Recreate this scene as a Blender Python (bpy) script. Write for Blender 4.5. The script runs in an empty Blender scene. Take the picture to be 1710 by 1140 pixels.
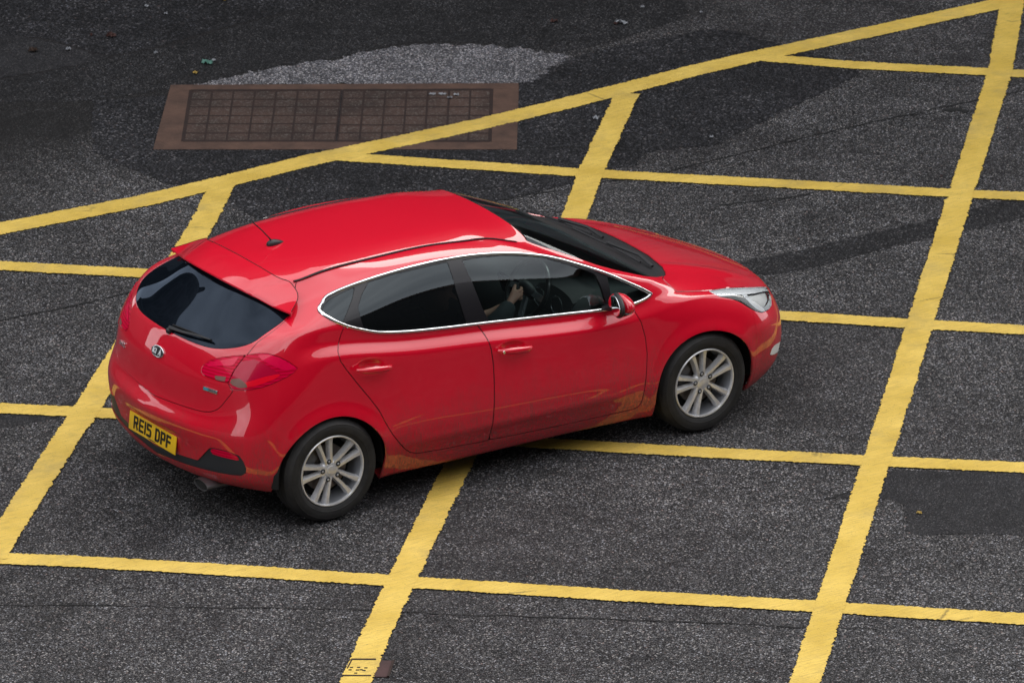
import bpy, bmesh, math, random
import numpy as np
from mathutils import Vector, Matrix
random.seed(7); rng = np.random.default_rng(7)
PI = math.pi
S = bpy.context.scene
C = S.collection

# ------------------------------------------------------------------ camera, sky, sun, exposure
YAW, PITCH, ROLL, DIST, FPX, TX, TY = 9.68566609e-01, 3.57154232e-01, 1.20795097e-02, 3.95762083e+01, 1.11676433e+04, 1.49569709e+00, -5.14545393e-01
_f = np.array([math.cos(YAW)*math.cos(PITCH), math.sin(YAW)*math.cos(PITCH), -math.sin(PITCH)])
_r = np.cross(_f, [0, 0, 1]); _r /= np.linalg.norm(_r); _u = np.cross(_r, _f)
_r, _u = math.cos(ROLL)*_r + math.sin(ROLL)*_u, -math.sin(ROLL)*_r + math.cos(ROLL)*_u
EYE = np.array([TX, TY, .7]) - _f*DIST
cam = bpy.data.cameras.new('camera'); co = bpy.data.objects.new('camera', cam); C.objects.link(co)
co.matrix_world = Matrix(((_r[0], _u[0], -_f[0], EYE[0]), (_r[1], _u[1], -_f[1], EYE[1]), (_r[2], _u[2], -_f[2], EYE[2]), (0, 0, 0, 1)))
cam.sensor_width = 36; cam.lens = FPX/1710*36; cam.clip_start = 1; cam.clip_end = 2000
cam.dof.use_dof = True; cam.dof.focus_distance = DIST - 1.6; cam.dof.aperture_fstop = 8
S.camera = co
S.render.resolution_x, S.render.resolution_y = 1024, 682
S.render.engine = 'CYCLES'
S.view_settings.view_transform = 'Standard'; S.view_settings.look = 'None'
S.view_settings.exposure = -0.76; S.view_settings.gamma = 1
SUN_AZ, SUN_EL = math.radians(18), math.radians(42)
W = bpy.data.worlds.new('World'); S.world = W; W.use_nodes = True
nt = W.node_tree; nt.nodes.clear()
def wn(t, **k):
    n = nt.nodes.new(t)
    for a, b in k.items(): setattr(n, a, b)
    return n
sky = wn('ShaderNodeTexSky', sky_type='NISHITA', sun_disc=False, sun_elevation=SUN_EL, sun_rotation=PI/2 - SUN_AZ, dust_density=2.0)
wtc = wn('ShaderNodeTexCoord'); wmp = wn('ShaderNodeMapping'); wmp.inputs['Scale'].default_value = (1.4, 1.4, 3.2)
wno = wn('ShaderNodeTexNoise'); wno.inputs['Scale'].default_value = 2.1; wno.inputs['Detail'].default_value = 6
wra = wn('ShaderNodeValToRGB'); wra.color_ramp.elements[0].position = .34; wra.color_ramp.elements[1].position = .60
wra.color_ramp.elements[0].color = (.62, .62, .62, 1); wra.color_ramp.elements[1].color = (1, 1, 1, 1)
wmx = wn('ShaderNodeMix', data_type='RGBA'); wmx.inputs['B'].default_value = (26, 26.2, 27.2, 1)
wbg = wn('ShaderNodeBackground'); wbg.inputs['Strength'].default_value = .12
wou = wn('ShaderNodeOutputWorld')
L = nt.links.new
L(wtc.outputs['Generated'], wmp.inputs['Vector']); L(wmp.outputs[0], wno.inputs['Vector']); L(wno.outputs['Fac'], wra.inputs[0])
L(wra.outputs[0], wmx.inputs['Factor']); L(sky.outputs[0], wmx.inputs['A']); L(wmx.outputs['Result'], wbg.inputs[0]); L(wbg.outputs[0], wou.inputs[0])
sl = bpy.data.lights.new('sun', 'SUN'); sl.energy = 3.6; sl.angle = math.radians(46); sl.color = (1, .95, .88)
so = bpy.data.objects.new('sun', sl); C.objects.link(so)
_sd = Vector((math.cos(SUN_AZ)*math.cos(SUN_EL), math.sin(SUN_AZ)*math.cos(SUN_EL), math.sin(SUN_EL)))
so.rotation_euler = _sd.to_track_quat('Z', 'Y').to_euler(); so.location = (20, 5, 30)

# ------------------------------------------------------------------ projection helpers (used to recover real places on the ground and on the body)
def proj(P):
    d = np.asarray(P, float) - EYE; z = d @ _f
    return np.stack([855 + FPX*(d @ _r)/z, 570 - FPX*(d @ _u)/z], -1)
def un(px, py, ax=2, val=0.0):
    d = _f + _r*(px-855)/FPX - _u*(py-570)/FPX
    return EYE + d*((val-EYE[ax])/d[ax])
def smooth_poly(pts, n=6, closed=True):
    P = np.array(pts, float); m = len(P); out = []
    rngi = range(m) if closed else range(m-1)
    for i in rngi:
        g = (lambda k: P[k % m]) if closed else (lambda k: P[min(max(k, 0), m-1)])
        a, b, c, d = g(i-1), g(i), g(i+1), g(i+2)
        for t in np.arange(n)/n:
            out.append(.5*((2*b) + (-a+c)*t + (2*a-5*b+4*c-d)*t*t + (-a+3*b-3*c+d)*t**3))
    if not closed: out.append(P[-1])
    return np.array(out)
def sdf(p, poly):
    """signed distance, negative inside; p (n,2)"""
    poly = np.asarray(poly, float); n = len(poly); d = np.full(len(p), 1e9); ins = np.zeros(len(p), bool)
    for i in range(n):
        a, b = poly[i], poly[(i+1) % n]; e = b-a; w = p-a
        t = np.clip((w @ e)/max(e @ e, 1e-12), 0, 1); q = w - t[:, None]*e
        d = np.minimum(d, (q*q).sum(1))
        c = (a[1] <= p[:, 1]) != (b[1] <= p[:, 1])
        with np.errstate(divide='ignore', invalid='ignore'):
            x = a[0] + (p[:, 1]-a[1])*e[0]/e[1]
        ins ^= c & (p[:, 0] < x)
    return np.where(ins, -1, 1)*np.sqrt(d)
def line_d(p, pts):
    """distance to an open polyline"""
    d = np.full(len(p), 1e9)
    for a, b in zip(pts[:-1], pts[1:]):
        a = np.array(a, float); e = np.array(b, float)-a; w = p-a
        t = np.clip((w @ e)/(e @ e), 0, 1); q = w - t[:, None]*e; d = np.minimum(d, (q*q).sum(1))
    return np.sqrt(d)

# ------------------------------------------------------------------ materials
def mat(name, col=(.5, .5, .5), rough=.5, metal=0, coat=0, spec=.5, **kw):
    m = bpy.data.materials.new(name); m.use_nodes = True
    b = m.node_tree.nodes['Principled BSDF']
    b.inputs['Base Color'].default_value = (*col, 1); b.inputs['Roughness'].default_value = rough
    b.inputs['Metallic'].default_value = metal; b.inputs['Coat Weight'].default_value = coat
    b.inputs['Coat Roughness'].default_value = .02; b.inputs['Coat IOR'].default_value = 1.8; b.inputs['Specular IOR Level'].default_value = spec
    return m
class NG:
    def __init__(s, m): s.t = m.node_tree; s.b = s.t.nodes['Principled BSDF']
    def n(s, t, **k):
        x = s.t.nodes.new(t)
        for a, b in k.items():
            if a.startswith('i_'): x.inputs[a[2:].replace('_', ' ')].default_value = b
            else: setattr(x, a, b)
        return x
    def l(s, a, b): s.t.links.new(a, b)
    def ramp(s, src, stops):
        r = s.n('ShaderNodeValToRGB'); e = r.color_ramp.elements
        while len(e) < len(stops): e.new(.5)
        for k, (p, c) in enumerate(stops):
            e[k].position = p; e[k].color = (*c, 1) if hasattr(c, '__len__') else (c, c, c, 1)
        s.l(src, r.inputs[0]); return r.outputs[0]
    def mix(s, f, a, b, mode='MIX'):
        x = s.n('ShaderNodeMix', data_type='RGBA', blend_type=mode)
        for v, k in ((f, 'Factor'), (a, 'A'), (b, 'B')):
            if isinstance(v, bpy.types.NodeSocket): s.l(v, x.inputs[k])
            elif k == 'Factor': x.inputs[k].default_value = v
            else: x.inputs[k].default_value = (*v, 1)
        return x.outputs['Result']
    def math(s, op, a, b=0.0):
        x = s.n('ShaderNodeMath', operation=op)
        for v, k in ((a, 0), (b, 1)):
            if isinstance(v, bpy.types.NodeSocket): s.l(v, x.inputs[k])
            else: x.inputs[k].default_value = v
        return x.outputs[0]
    def noise(s, scale, detail=4, rough=.5, vec=None, dist=0):
        x = s.n('ShaderNodeTexNoise'); x.inputs['Scale'].default_value = scale; x.inputs['Detail'].default_value = detail
        x.inputs['Roughness'].default_value = rough; x.inputs['Distortion'].default_value = dist
        s.l(vec or s.pos(), x.inputs['Vector']); return x.outputs['Fac']
    def pos(s):
        if not hasattr(s, '_p'): s._p = s.n('ShaderNodeTexCoord').outputs['Object']
        return s._p
    def vor(s, scale, feat='F1', vec=None):
        x = s.n('ShaderNodeTexVoronoi', feature=feat); x.inputs['Scale'].default_value = scale
        s.l(vec or s.pos(), x.inputs['Vector']); return x
    def bump(s, h, strength, dist=.01):
        x = s.n('ShaderNodeBump'); x.inputs['Strength'].default_value = strength; x.inputs['Distance'].default_value = dist
        s.l(h, x.inputs['Height']); s.l(x.outputs[0], s.b.inputs['Normal'])

def asphalt(name, dark=.018, light=.22, frac=.5, scale=85, big=.5, rough=.8, tint=(1, .975, 1.02), grime=False):
    m = mat(name, rough=rough, spec=.22); g = NG(m)
    v = g.vor(scale); sep = g.n('ShaderNodeSeparateColor'); g.l(v.outputs['Color'], sep.inputs[0])
    v2 = g.vor(scale*2.3); sep2 = g.n('ShaderNodeSeparateColor'); g.l(v2.outputs['Color'], sep2.inputs[0])
    bn = g.noise(.55, 5, .6); bn2 = g.noise(6.0, 4, .65)
    cov = g.math('ADD', g.math('MULTIPLY', bn, big*.55), g.math('MULTIPLY', bn2, big*.5))   # patchiness of the exposed stone
    sel = g.math('ADD', sep.outputs[0], g.math('SUBTRACT', cov, big*.52))
    stone = g.ramp(sel, [(1-frac-.25, 0.0), (1-frac+.15, .35), (.97, 1.0)])
    face = g.ramp(v.outputs['Distance'], [(.25, 1.0), (.62, .0)])
    s1 = g.math('MULTIPLY', stone, face)
    s2 = g.math('MULTIPLY', g.ramp(sep2.outputs[1], [(.70, 0.0), (.98, 1.0)]), .55)
    tot = g.math('MAXIMUM', s1, g.math('MULTIPLY', s2, g.math('ADD', g.math('MULTIPLY', bn2, .8), .3)))
    hue = g.ramp(sep.outputs[2], [(0, tuple(light*t*c for t, c in zip(tint, (1.0, .96, .90)))), (.5, tuple(light*t for t in tint)), (.93, tuple(light*t*c for t, c in zip(tint, (.93, .97, 1.04)))), (1, tuple(light*.6*c for c in (1.25, .9, .8)))])
    col = g.mix(tot, (dark*tint[0], dark*tint[1], dark*1.06*tint[2]), hue)
    st = g.ramp(g.math('ADD', g.math('MULTIPLY', g.noise(.7, 7, .7), .6), g.math('MULTIPLY', g.noise(3.1, 4, .6), .4)), [(.34, .50), (.50, .92), (.66, 1.28)])
    cm = g.mix(1.0, col, st, 'MULTIPLY')
    if grime:      # oily grime along the gutter, fading out with ragged edges
        sx = g.n('ShaderNodeSeparateXYZ'); g.l(g.pos(), sx.inputs[0])
        dd = g.math('ADD', g.math('MULTIPLY', g.math('SUBTRACT', sx.outputs[0], 1.42), -.111), g.math('MULTIPLY', g.math('SUBTRACT', sx.outputs[1], 5.39), .994))
        dd = g.math('ADD', dd, g.math('MULTIPLY', g.math('SUBTRACT', g.noise(.9, 6, .7), .5), 1.6))
        cm = g.mix(g.ramp(g.math('ADD', g.math('MULTIPLY', dd, .4), .5), [(.30, 0.0), (.75, .82)]), cm, (.009, .0083, .0082))
        tr = g.ramp(g.noise(.42, 3, .6, None, .6), [(.50, 0.0), (.66, .30)]); cm = g.mix(tr, cm, (.022, .019, .021))
    g.l(cm, g.b.inputs['Base Color'])
    g.l(g.ramp(g.noise(2.2, 3), [(.35, rough-.14), (.7, rough+.08)]), g.b.inputs['Roughness'])
    g.bump(g.math('ADD', g.math('MULTIPLY', face, sep.outputs[1]), g.noise(scale*1.5, 2)), .8, .010)
    return m
M = {}
M['asphalt'] = asphalt('asphalt', .013, .45, .39, 78, .75, .8, (1, .968, .975), True)
M['asphalt_dark'] = asphalt('asphalt_dark', .0085, .17, .30, 58, 1.0, .66, (1, .98, 1.06))
M['asphalt_smooth'] = asphalt('asphalt_smooth', .015, .13, .40, 90, .5, .66)
M['asphalt_wet'] = asphalt('asphalt_wet', .008, .15, .33, 72, .8, .75)
M['chippings'] = asphalt('pale_chippings', .04, .62, .62, 70, .3)

def yellow():
    m = mat('yellow_road_paint', rough=.62, spec=.4); g = NG(m)
    n1 = g.noise(2.6, 6, .6); n2 = g.noise(70, 3, .6)
    mp = g.n('ShaderNodeMapping'); mp.inputs['Rotation'].default_value = (0, 0, math.radians(34.5)); mp.inputs['Scale'].default_value = (9, 95, 20)
    g.l(g.pos(), mp.inputs[0]); st = g.noise(1.0, 3, .6, mp.outputs[0])
    c = g.mix(g.ramp(n1, [(.35, 0.0), (.7, 1.0)]), (.62, .42, .068), (.80, .565, .125))
    c = g.mix(g.math('MULTIPLY', g.ramp(st, [(.48, 0.0), (.66, 1.0)]), .45), c, (.40, .27, .07))
    pit = g.ramp(g.math('ADD', g.math('MULTIPLY', g.vor(95).outputs['Distance'], .7), g.math('MULTIPLY', n2, .55)), [(.31, 1.0), (.37, 0.0)])
    c = g.mix(pit, c, (.10, .08, .04))
    worn = g.ramp(g.noise(1.15, 6, .75), [(.52, 0.0), (.72, 1.0)])
    c = g.mix(g.math('MULTIPLY', worn, .6), c, (.33, .25, .10))
    cr = g.vor(1.1, 'DISTANCE_TO_EDGE'); nn = g.ramp(g.math('ADD', cr.outputs['Distance'], g.math('MULTIPLY', g.math('SUBTRACT', n2, .5), .03)), [(.004, 1.0), (.014, 0.0)])
    c = g.mix(g.math('MULTIPLY', nn, g.ramp(g.noise(1.6), [(.60, 0.0), (.66, .6)])), c, (.09, .07, .03))
    g.l(c, g.b.inputs['Base Color']); g.bump(g.math('ADD', n2, g.math('MULTIPLY', st, 1.2)), .8, .006)
    return m
M['yellow'] = yellow()

def paint():
    m = mat('red_car_paint', (.50, .0, .012), .42, 0, 1.0, .18); g = NG(m)
    sx = g.n('ShaderNodeSeparateXYZ'); g.l(g.pos(), sx.inputs[0])
    mp = g.n('ShaderNodeMapping'); mp.inputs['Scale'].default_value = (1, 1, .25); g.l(g.pos(), mp.inputs[0])
    up = g.noise(9, 6, .75, mp.outputs[0]); sp = g.noise(120, 2, .8, mp.outputs[0])
    lo = g.ramp(g.math('ADD', sx.outputs[2], g.math('MULTIPLY', g.math('SUBTRACT', up, .5), -.5)), [(.30, 1.0), (.43, .55), (.66, .0)])
    d = g.math('MULTIPLY', lo, g.ramp(sp, [(.30, .1), (.62, 1.0)]))
    d = g.math('MULTIPLY', d, .78)
    g.l(g.mix(d, (.68, .0, .020), (.10, .062, .052)), g.b.inputs['Base Color'])
    g.l(g.math('SUBTRACT', 1.0, d), g.b.inputs['Coat Weight'])
    g.l(g.math('ADD', g.math('MULTIPLY', d, .35), .38), g.b.inputs['Roughness'])
    return m
M['paint'] = paint()
M['black_plastic'] = mat('black_plastic', (.018, .018, .02), .45)
M['grey_plastic'] = mat('dark_grey_textured_plastic', (.022, .026, .032), .5)
M['pillar'] = mat('satin_black_pillar_trim', (.010, .009, .011), .32, coat=.18, spec=.3)
M['seam'] = mat('dark_panel_gap', (.006, .004, .004), .9)
M['chrome'] = mat('brushed_chrome', (.78, .79, .80), .16, 1)
M['alloy'] = mat('silver_alloy', (.55, .53, .50), .30, .55)
g = NG(M['alloy']); g.l(g.ramp(g.noise(14, 5, .7), [(.35, (.66, .66, .67)), (.7, (.90, .90, .91))]), g.b.inputs['Base Color'])
M['barrel'] = mat('rim_barrel', (.42, .44, .48), .3, .7)
M['rubber'] = mat('tyre_rubber', (.022, .022, .022), .72)
g = NG(M['rubber']); g.l(g.ramp(g.noise(11, 5, .7), [(.35, (.009, .009, .009)), (.75, (.028, .026, .025))]), g.b.inputs['Base Color'])
g.bump(g.noise(160, 2), .25, .002)
M['brake'] = mat('brake_disc_steel', (.16, .14, .13), .42, .8)
M['caliper'] = mat('brake_caliper_iron', (.12, .12, .13), .6, .3)
M['rust'] = mat('rusty_iron', (.16, .06, .03), .8)
M['black'] = mat('matt_black', (.006, .006, .006), .9)
M['trim'] = mat('cabin_trim', (.030, .031, .033), .7)
M['headlining'] = mat('grey_headlining', (.16, .16, .155), .9)
M['seat'] = mat('dark_seat_fabric', (.030, .030, .034), .85)
M['dash'] = mat('dashboard_plastic', (.055, .062, .064), .5)
M['vinyl'] = mat('silver_dial_trim', (.5, .55, .58), .25, .8)
M['skin'] = mat('skin', (.36, .20, .145), .6); NG(M['skin']).b.inputs['Subsurface Weight'].default_value = .05
M['hair'] = mat('brown_hair', (.07, .045, .03), .7)
M['jacket'] = mat('dark_teal_jacket', (.025, .035, .038), .85)
M['trousers'] = mat('dark_trousers', (.02, .022, .03), .85)
M['plate'] = mat('yellow_reflective_plate', (.86, .52, .01), .35, coat=.3)
M['plate_text'] = mat('plate_black', (.012, .012, .012), .4)
M['mirror'] = mat('mirror_glass', (.8, .82, .85), .02, 1)
M['badge_white'] = mat('badge_white', (.7, .72, .74), .3)
M['badge_teal'] = mat('badge_teal', (.05, .28, .36), .3)
M['white'] = mat('white_litter', (.27, .28, .30), .7)
M['green'] = mat('green_litter', (.08, .20, .16), .6)
M['brown'] = mat('brown_leaf', (.035, .018, .010), .8)
M['orange'] = mat('orange_yellow_scrap', (.36, .24, .05), .7)
M['redbit'] = mat('dull_red_scrap', (.05, .018, .014), .7)

def glass(name, tint, rough=0.0, op=.0, body=(.01, .012, .015), refl=(.9, .97, 1)):
    """thin automotive glass: fresnel reflection over a tinted see-through sheet"""
    m = bpy.data.materials.new(name); m.use_nodes = True; t = m.node_tree; t.nodes.clear()
    o = t.nodes.new('ShaderNodeOutputMaterial'); fr = t.nodes.new('ShaderNodeFresnel'); fr.inputs[0].default_value = 1.62
    tr = t.nodes.new('ShaderNodeBsdfTransparent'); tr.inputs[0].default_value = (*tint, 1)
    gl = t.nodes.new('ShaderNodeBsdfGlossy'); gl.inputs['Roughness'].default_value = rough; gl.inputs[0].default_value = (*refl, 1)
    df = t.nodes.new('ShaderNodeBsdfDiffuse'); df.inputs[0].default_value = (*body, 1)
    m1 = t.nodes.new('ShaderNodeMixShader'); m1.inputs[0].default_value = op
    t.links.new(tr.outputs[0], m1.inputs[1]); t.links.new(df.outputs[0], m1.inputs[2])
    m2 = t.nodes.new('ShaderNodeMixShader'); t.links.new(fr.outputs[0], m2.inputs[0])
    t.links.new(m1.outputs[0], m2.inputs[1]); t.links.new(gl.outputs[0], m2.inputs[2]); t.links.new(m2.outputs[0], o.inputs[0])
    return m
M['glass'] = glass('tinted_window_glass', (.74, .82, .82))
M['glass_dark'] = glass('privacy_glass', (.13, .145, .15), 0, .25, (.012, .014, .016), (.85, .95, 1))
M['glass_screen'] = glass('windscreen_glass', (.55, .66, .62))
M['glass_rear'] = glass('rear_privacy_glass', (.06, .07, .08), 0, .6, (.006, .009, .014), (.32, .40, .52))
M['glass_clear'] = glass('clear_lamp_lens', (.96, .97, .97), refl=(1, 1, 1))

def lamp_red():
    m = mat('red_lamp_lens', (.50, .0, .02), .3, 0, .12, .1); g = NG(m)
    wv = g.n('ShaderNodeTexWave', wave_type='BANDS', bands_direction='Z'); wv.inputs['Scale'].default_value = 18; wv.inputs['Distortion'].default_value = .6
    g.l(g.pos(), wv.inputs[0])
    g.l(g.mix(g.ramp(wv.outputs['Fac'], [(.2, 0.0), (.8, 1.0)]), (.50, .0, .02), (.72, .0, .05)), g.b.inputs['Base Color'])
    return m
M['lamp_red'] = lamp_red()
M['lamp_bright'] = mat('bright_red_reflector', (.92, .0, .02), .25, 0, .4, .3)
M['lamp_dark'] = mat('dark_red_lens', (.50, .0, .035), .25, 0, .35, .2)
M['lamp_pink'] = mat('pale_red_lens', (.80, .0, .06), .25, 0, .4, .2)
M['lamp_amber'] = mat('clear_indicator', (.24, .12, .10), .3, 0, .12, .1)
M['lamp_silver'] = mat('headlight_reflector', (.85, .86, .85), .35, .1)
M['lamp_housing'] = mat('headlight_housing', (.05, .06, .055), .3)
M['lamp_white'] = mat('daytime_lamp_strip', (.92, .94, .96), .3, 0, 1, .5)

def cover_mat():
    m = mat('worn_cover_infill', rough=.8); g = NG(m)
    v = g.vor(90); sp = g.n('ShaderNodeSeparateColor'); g.l(v.outputs['Color'], sp.inputs[0])
    a = g.mix(g.ramp(g.noise(1.6, 7, .7), [(.38, 0.0), (.64, 1.0)]), (.022, .012, .009), (.062, .033, .024))
    a = g.mix(g.math('MULTIPLY', g.ramp(sp.outputs[0], [(.75, 0.0), (1, 1.0)]), .5), a, (.16, .15, .13))
    g.l(a, g.b.inputs['Base Color']); g.bump(v.outputs['Distance'], .4, .005); return m
M['cover'] = cover_mat()
def conc(name, c1, c2):
    m = mat(name, rough=.82); g = NG(m); n = g.noise(5, 7, .7); v = g.vor(140)
    a = g.mix(g.ramp(n, [(.3, 0.0), (.7, 1.0)]), c1, c2); a = g.mix(g.math('MULTIPLY', g.ramp(v.outputs['Distance'], [(.1, 1.0), (.4, 0.0)]), .3), a, tuple(x*.4 for x in c1))
    g.l(a, g.b.inputs['Base Color']); g.bump(g.noise(60, 4), .4, .004); return m
M['frame_conc'] = conc('brown_stained_concrete', (.045, .024, .017), (.115, .062, .042))
M['iron'] = conc('rusted_iron_edge', (.010, .004, .003), (.028, .011, .007))
M['iron_red'] = conc('dark_red_iron', (.035, .016, .016), (.07, .032, .03))
def facade(name, wall, win, sx, sz, band=.35, lines=None):
    m = mat(name, rough=.7); g = NG(m); b = g.n('ShaderNodeTexBrick'); b.offset = 0
    b.inputs['Color1'].default_value = (*win, 1); b.inputs['Color2'].default_value = tuple(x*.6 for x in win) + (1,); b.inputs['Mortar'].default_value = (*wall, 1)
    b.inputs['Scale'].default_value = 1; b.inputs['Brick Width'].default_value = sx; b.inputs['Row Height'].default_value = sz; b.inputs['Mortar Size'].default_value = band
    uv = g.n('ShaderNodeUVMap'); g.l(uv.outputs[0], b.inputs[0]); c = b.outputs['Color']
    if lines:      # pale string courses and sills at some floor levels
        sp = g.n('ShaderNodeSeparateXYZ'); g.l(uv.outputs[0], sp.inputs[0])
        cb = g.n('ShaderNodeCombineXYZ'); g.l(sp.outputs[1], cb.inputs[1])
        k = g.ramp(g.noise(2.2, 4, .8, cb.outputs[0]), [(.56, 0.0), (.60, 1.0)]); up = g.ramp(g.math('MULTIPLY', sp.outputs[1], .05), [(lines*.05, 0.0), (lines*.05+.02, 1.0)])
        c = g.mix(g.math('MULTIPLY', k, up), c, (.16, .15, .13))
        ca = g.n('ShaderNodeCombineXYZ'); g.l(sp.outputs[0], ca.inputs[0]); sh = g.ramp(g.noise(1.1, 5, .8, ca.outputs[0]), [(.40, (.03, .035, .04)), (.50, (.16, .17, .17)), (.56, (.05, .08, .10)), (.62, (.22, .18, .13))])
        c = g.mix(g.ramp(g.math('MULTIPLY', sp.outputs[1], .1), [(.33, 1.0), (.35, 0.0)]), c, sh)      # shopfronts at street level
    g.l(c, g.b.inputs['Base Color']); return m
M['facade_dark'] = facade('dark_office_facade', (.006, .005, .005), (.002, .002, .003), 1.6, 3.4, .45, 10.5)
M['facade_pale'] = facade('stone_office_facade', (.009, .010, .011), (.002, .003, .004), 30, 1.6, .35)

# ------------------------------------------------------------------ object helpers
def tag(o, label=None, cat=None, group=None, kind=None):
    if label: o['label'] = label
    if cat: o['category'] = cat
    if group: o['group'] = group
    if kind: o['kind'] = kind
    return o
def empty(name, loc=(0, 0, 0), rz=0):
    o = bpy.data.objects.new(name, None); C.objects.link(o); o.location = loc; o.rotation_euler = (0, 0, rz); return o
def link(name, me, mats, parent=None, smooth=True):
    if not isinstance(mats, (list, tuple)): mats = [mats]
    for m in mats: me.materials.append(m)
    if smooth:
        me.polygons.foreach_set('use_smooth', [True]*len(me.polygons))
    o = bpy.data.objects.new(name, me); C.objects.link(o)
    if parent: o.parent = parent
    return o
def mesh(name, V, F, mats, parent=None, smooth=True, N=None, sharp=None):
    me = bpy.data.meshes.new(name); me.from_pydata([tuple(map(float, v)) for v in V], [], [tuple(map(int, f)) for f in F]); me.update()
    o = link(name, me, mats, parent, smooth)
    if N is not None: me.normals_split_custom_set_from_vertices([tuple(map(float, n)) for n in N])
    elif sharp is not None: me.set_sharp_from_angle(angle=math.radians(sharp))
    return o
class MB:
    """collects primitive shapes into one mesh"""
    def __init__(s): s.bm = bmesh.new()
    def box(s, c, size, rot=None, bev=0, seg=2, taper=None):
        r = bmesh.ops.create_cube(s.bm, size=1); vs = r['verts']
        for v in vs:
            v.co = Vector((v.co.x*size[0], v.co.y*size[1], v.co.z*size[2]))
            if taper and v.co.z > 0: v.co.x *= taper[0]; v.co.y *= taper[1]
        if bev:
            es = list({e for v in vs for e in v.link_edges})
            rr = bmesh.ops.bevel(s.bm, geom=es, offset=bev, segments=seg, profile=.5, affect='EDGES', clamp_overlap=True)
            vs = list({v for f in rr['faces'] for v in f.verts} | {v for v in vs if v.is_valid})
        if rot:
            R = rot if isinstance(rot, Matrix) else Matrix.Rotation(rot[2], 3, 'Z') @ Matrix.Rotation(rot[1], 3, 'Y') @ Matrix.Rotation(rot[0], 3, 'X')
            for v in vs: v.co = R @ v.co
        for v in vs: v.co += Vector(c)
        return vs
    def sweep(s, pts, prof, closed=False, cap=True, up=(0, 0, 1)):
        """prof: list of (a,b) offsets, or function(i,t)->list; a along side, b along up"""
        pts = [Vector(map(float, p)) for p in pts]; n = len(pts); rings = []
        for i, p in enumerate(pts):
            a = pts[(i-1) % n] if (closed or i) else p; b = pts[(i+1) % n] if (closed or i < n-1) else p
            t = (b-a).normalized(); sd = t.cross(Vector(up)); 
            if sd.length < 1e-5: sd = t.cross(Vector((1, 0, 0)))
            sd.normalize(); u = sd.cross(t)
            pr = prof(i, i/(n-1)) if callable(prof) else prof
            rings.append([s.bm.verts.new(p + sd*x + u*y) for x, y in pr])
        m = len(rings[0])
        for i in range(n if closed else n-1):
            A, B = rings[i], rings[(i+1) % n]
            for k in range(m):
                s.bm.faces.new((A[k], A[(k+1) % m], B[(k+1) % m], B[k]))
        if cap and not closed:
            s.bm.faces.new(rings[0][::-1]); s.bm.faces.new(rings[-1])
    def tube(s, pts, r, n=10, closed=False, up=(0, 0, 1)):
        def pf(i, t):
            R = r(t) if callable(r) else r
            return [(R*math.cos(2*PI*k/n), R*math.sin(2*PI*k/n)) for k in range(n)]
        s.sweep(pts, pf, closed, True, up)
    def lathe(s, prof, axis='y', n=64, c=(0, 0, 0), ang=(0, 2*PI)):
        """prof (r, h) along the axis"""
        rings = []; full = abs(ang[1]-ang[0]-2*PI) < 1e-6; cnt = n if full else n+1
        for k in range(cnt):
            a = ang[0] + (ang[1]-ang[0])*k/n; ca, sa = math.cos(a), math.sin(a); row = []
            for r, h in prof:
                p = {'y': (r*ca, h, r*sa), 'z': (r*ca, r*sa, h), 'x': (h, r*ca, r*sa)}[axis]
                row.append(s.bm.verts.new((p[0]+c[0], p[1]+c[1], p[2]+c[2])))
            rings.append(row)
        for k in range(cnt if full else cnt-1):
            A, B = rings[k], rings[(k+1) % cnt]
            for j in range(len(prof)-1):
                s.bm.faces.new((A[j], A[j+1], B[j+1], B[j]))
    def ball(s, c, r, seg=20, rot=None, fn=None):
        vs = bmesh.ops.create_uvsphere(s.bm, u_segments=seg, v_segments=max(8, seg//2+2), radius=1)['verts']
        for v in vs:
            p = v.co.copy()
            if fn: p = fn(p)
            p = Vector((p.x*r[0], p.y*r[1], p.z*r[2]))
            if rot: p = rot @ p
            v.co = p + Vector(c)
    def poly(s, pts, z0, z1):
        """prism: 3-D outline points plus an extrusion vector (z0 ignored)"""
        a = [s.bm.verts.new(p) for p in pts]; b = [s.bm.verts.new(Vector(p)+Vector(z1)) for p in pts]
        s.bm.faces.new(a[::-1]); s.bm.faces.new(b); n = len(a)
        for i in range(n): s.bm.faces.new((a[i], a[(i+1) % n], b[(i+1) % n], b[i]))
    def build(s, name, mats, parent=None, smooth=True, sharp=35):
        bmesh.ops.remove_doubles(s.bm, verts=s.bm.verts, dist=1e-5)
        bmesh.ops.recalc_face_normals(s.bm, faces=s.bm.faces)
        me = bpy.data.meshes.new(name); s.bm.to_mesh(me); s.bm.free(); me.update()
        o = link(name, me, mats, parent, smooth)
        if smooth: me.set_sharp_from_angle(angle=math.radians(sharp))
        return o
def structure(o): o['kind'] = 'structure'; return o
def copy_tree(o, parent=None):
    c = o.copy(); C.objects.link(c); c.parent = parent
    for ch in list(o.children): copy_tree(ch, c)
    return c

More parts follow.
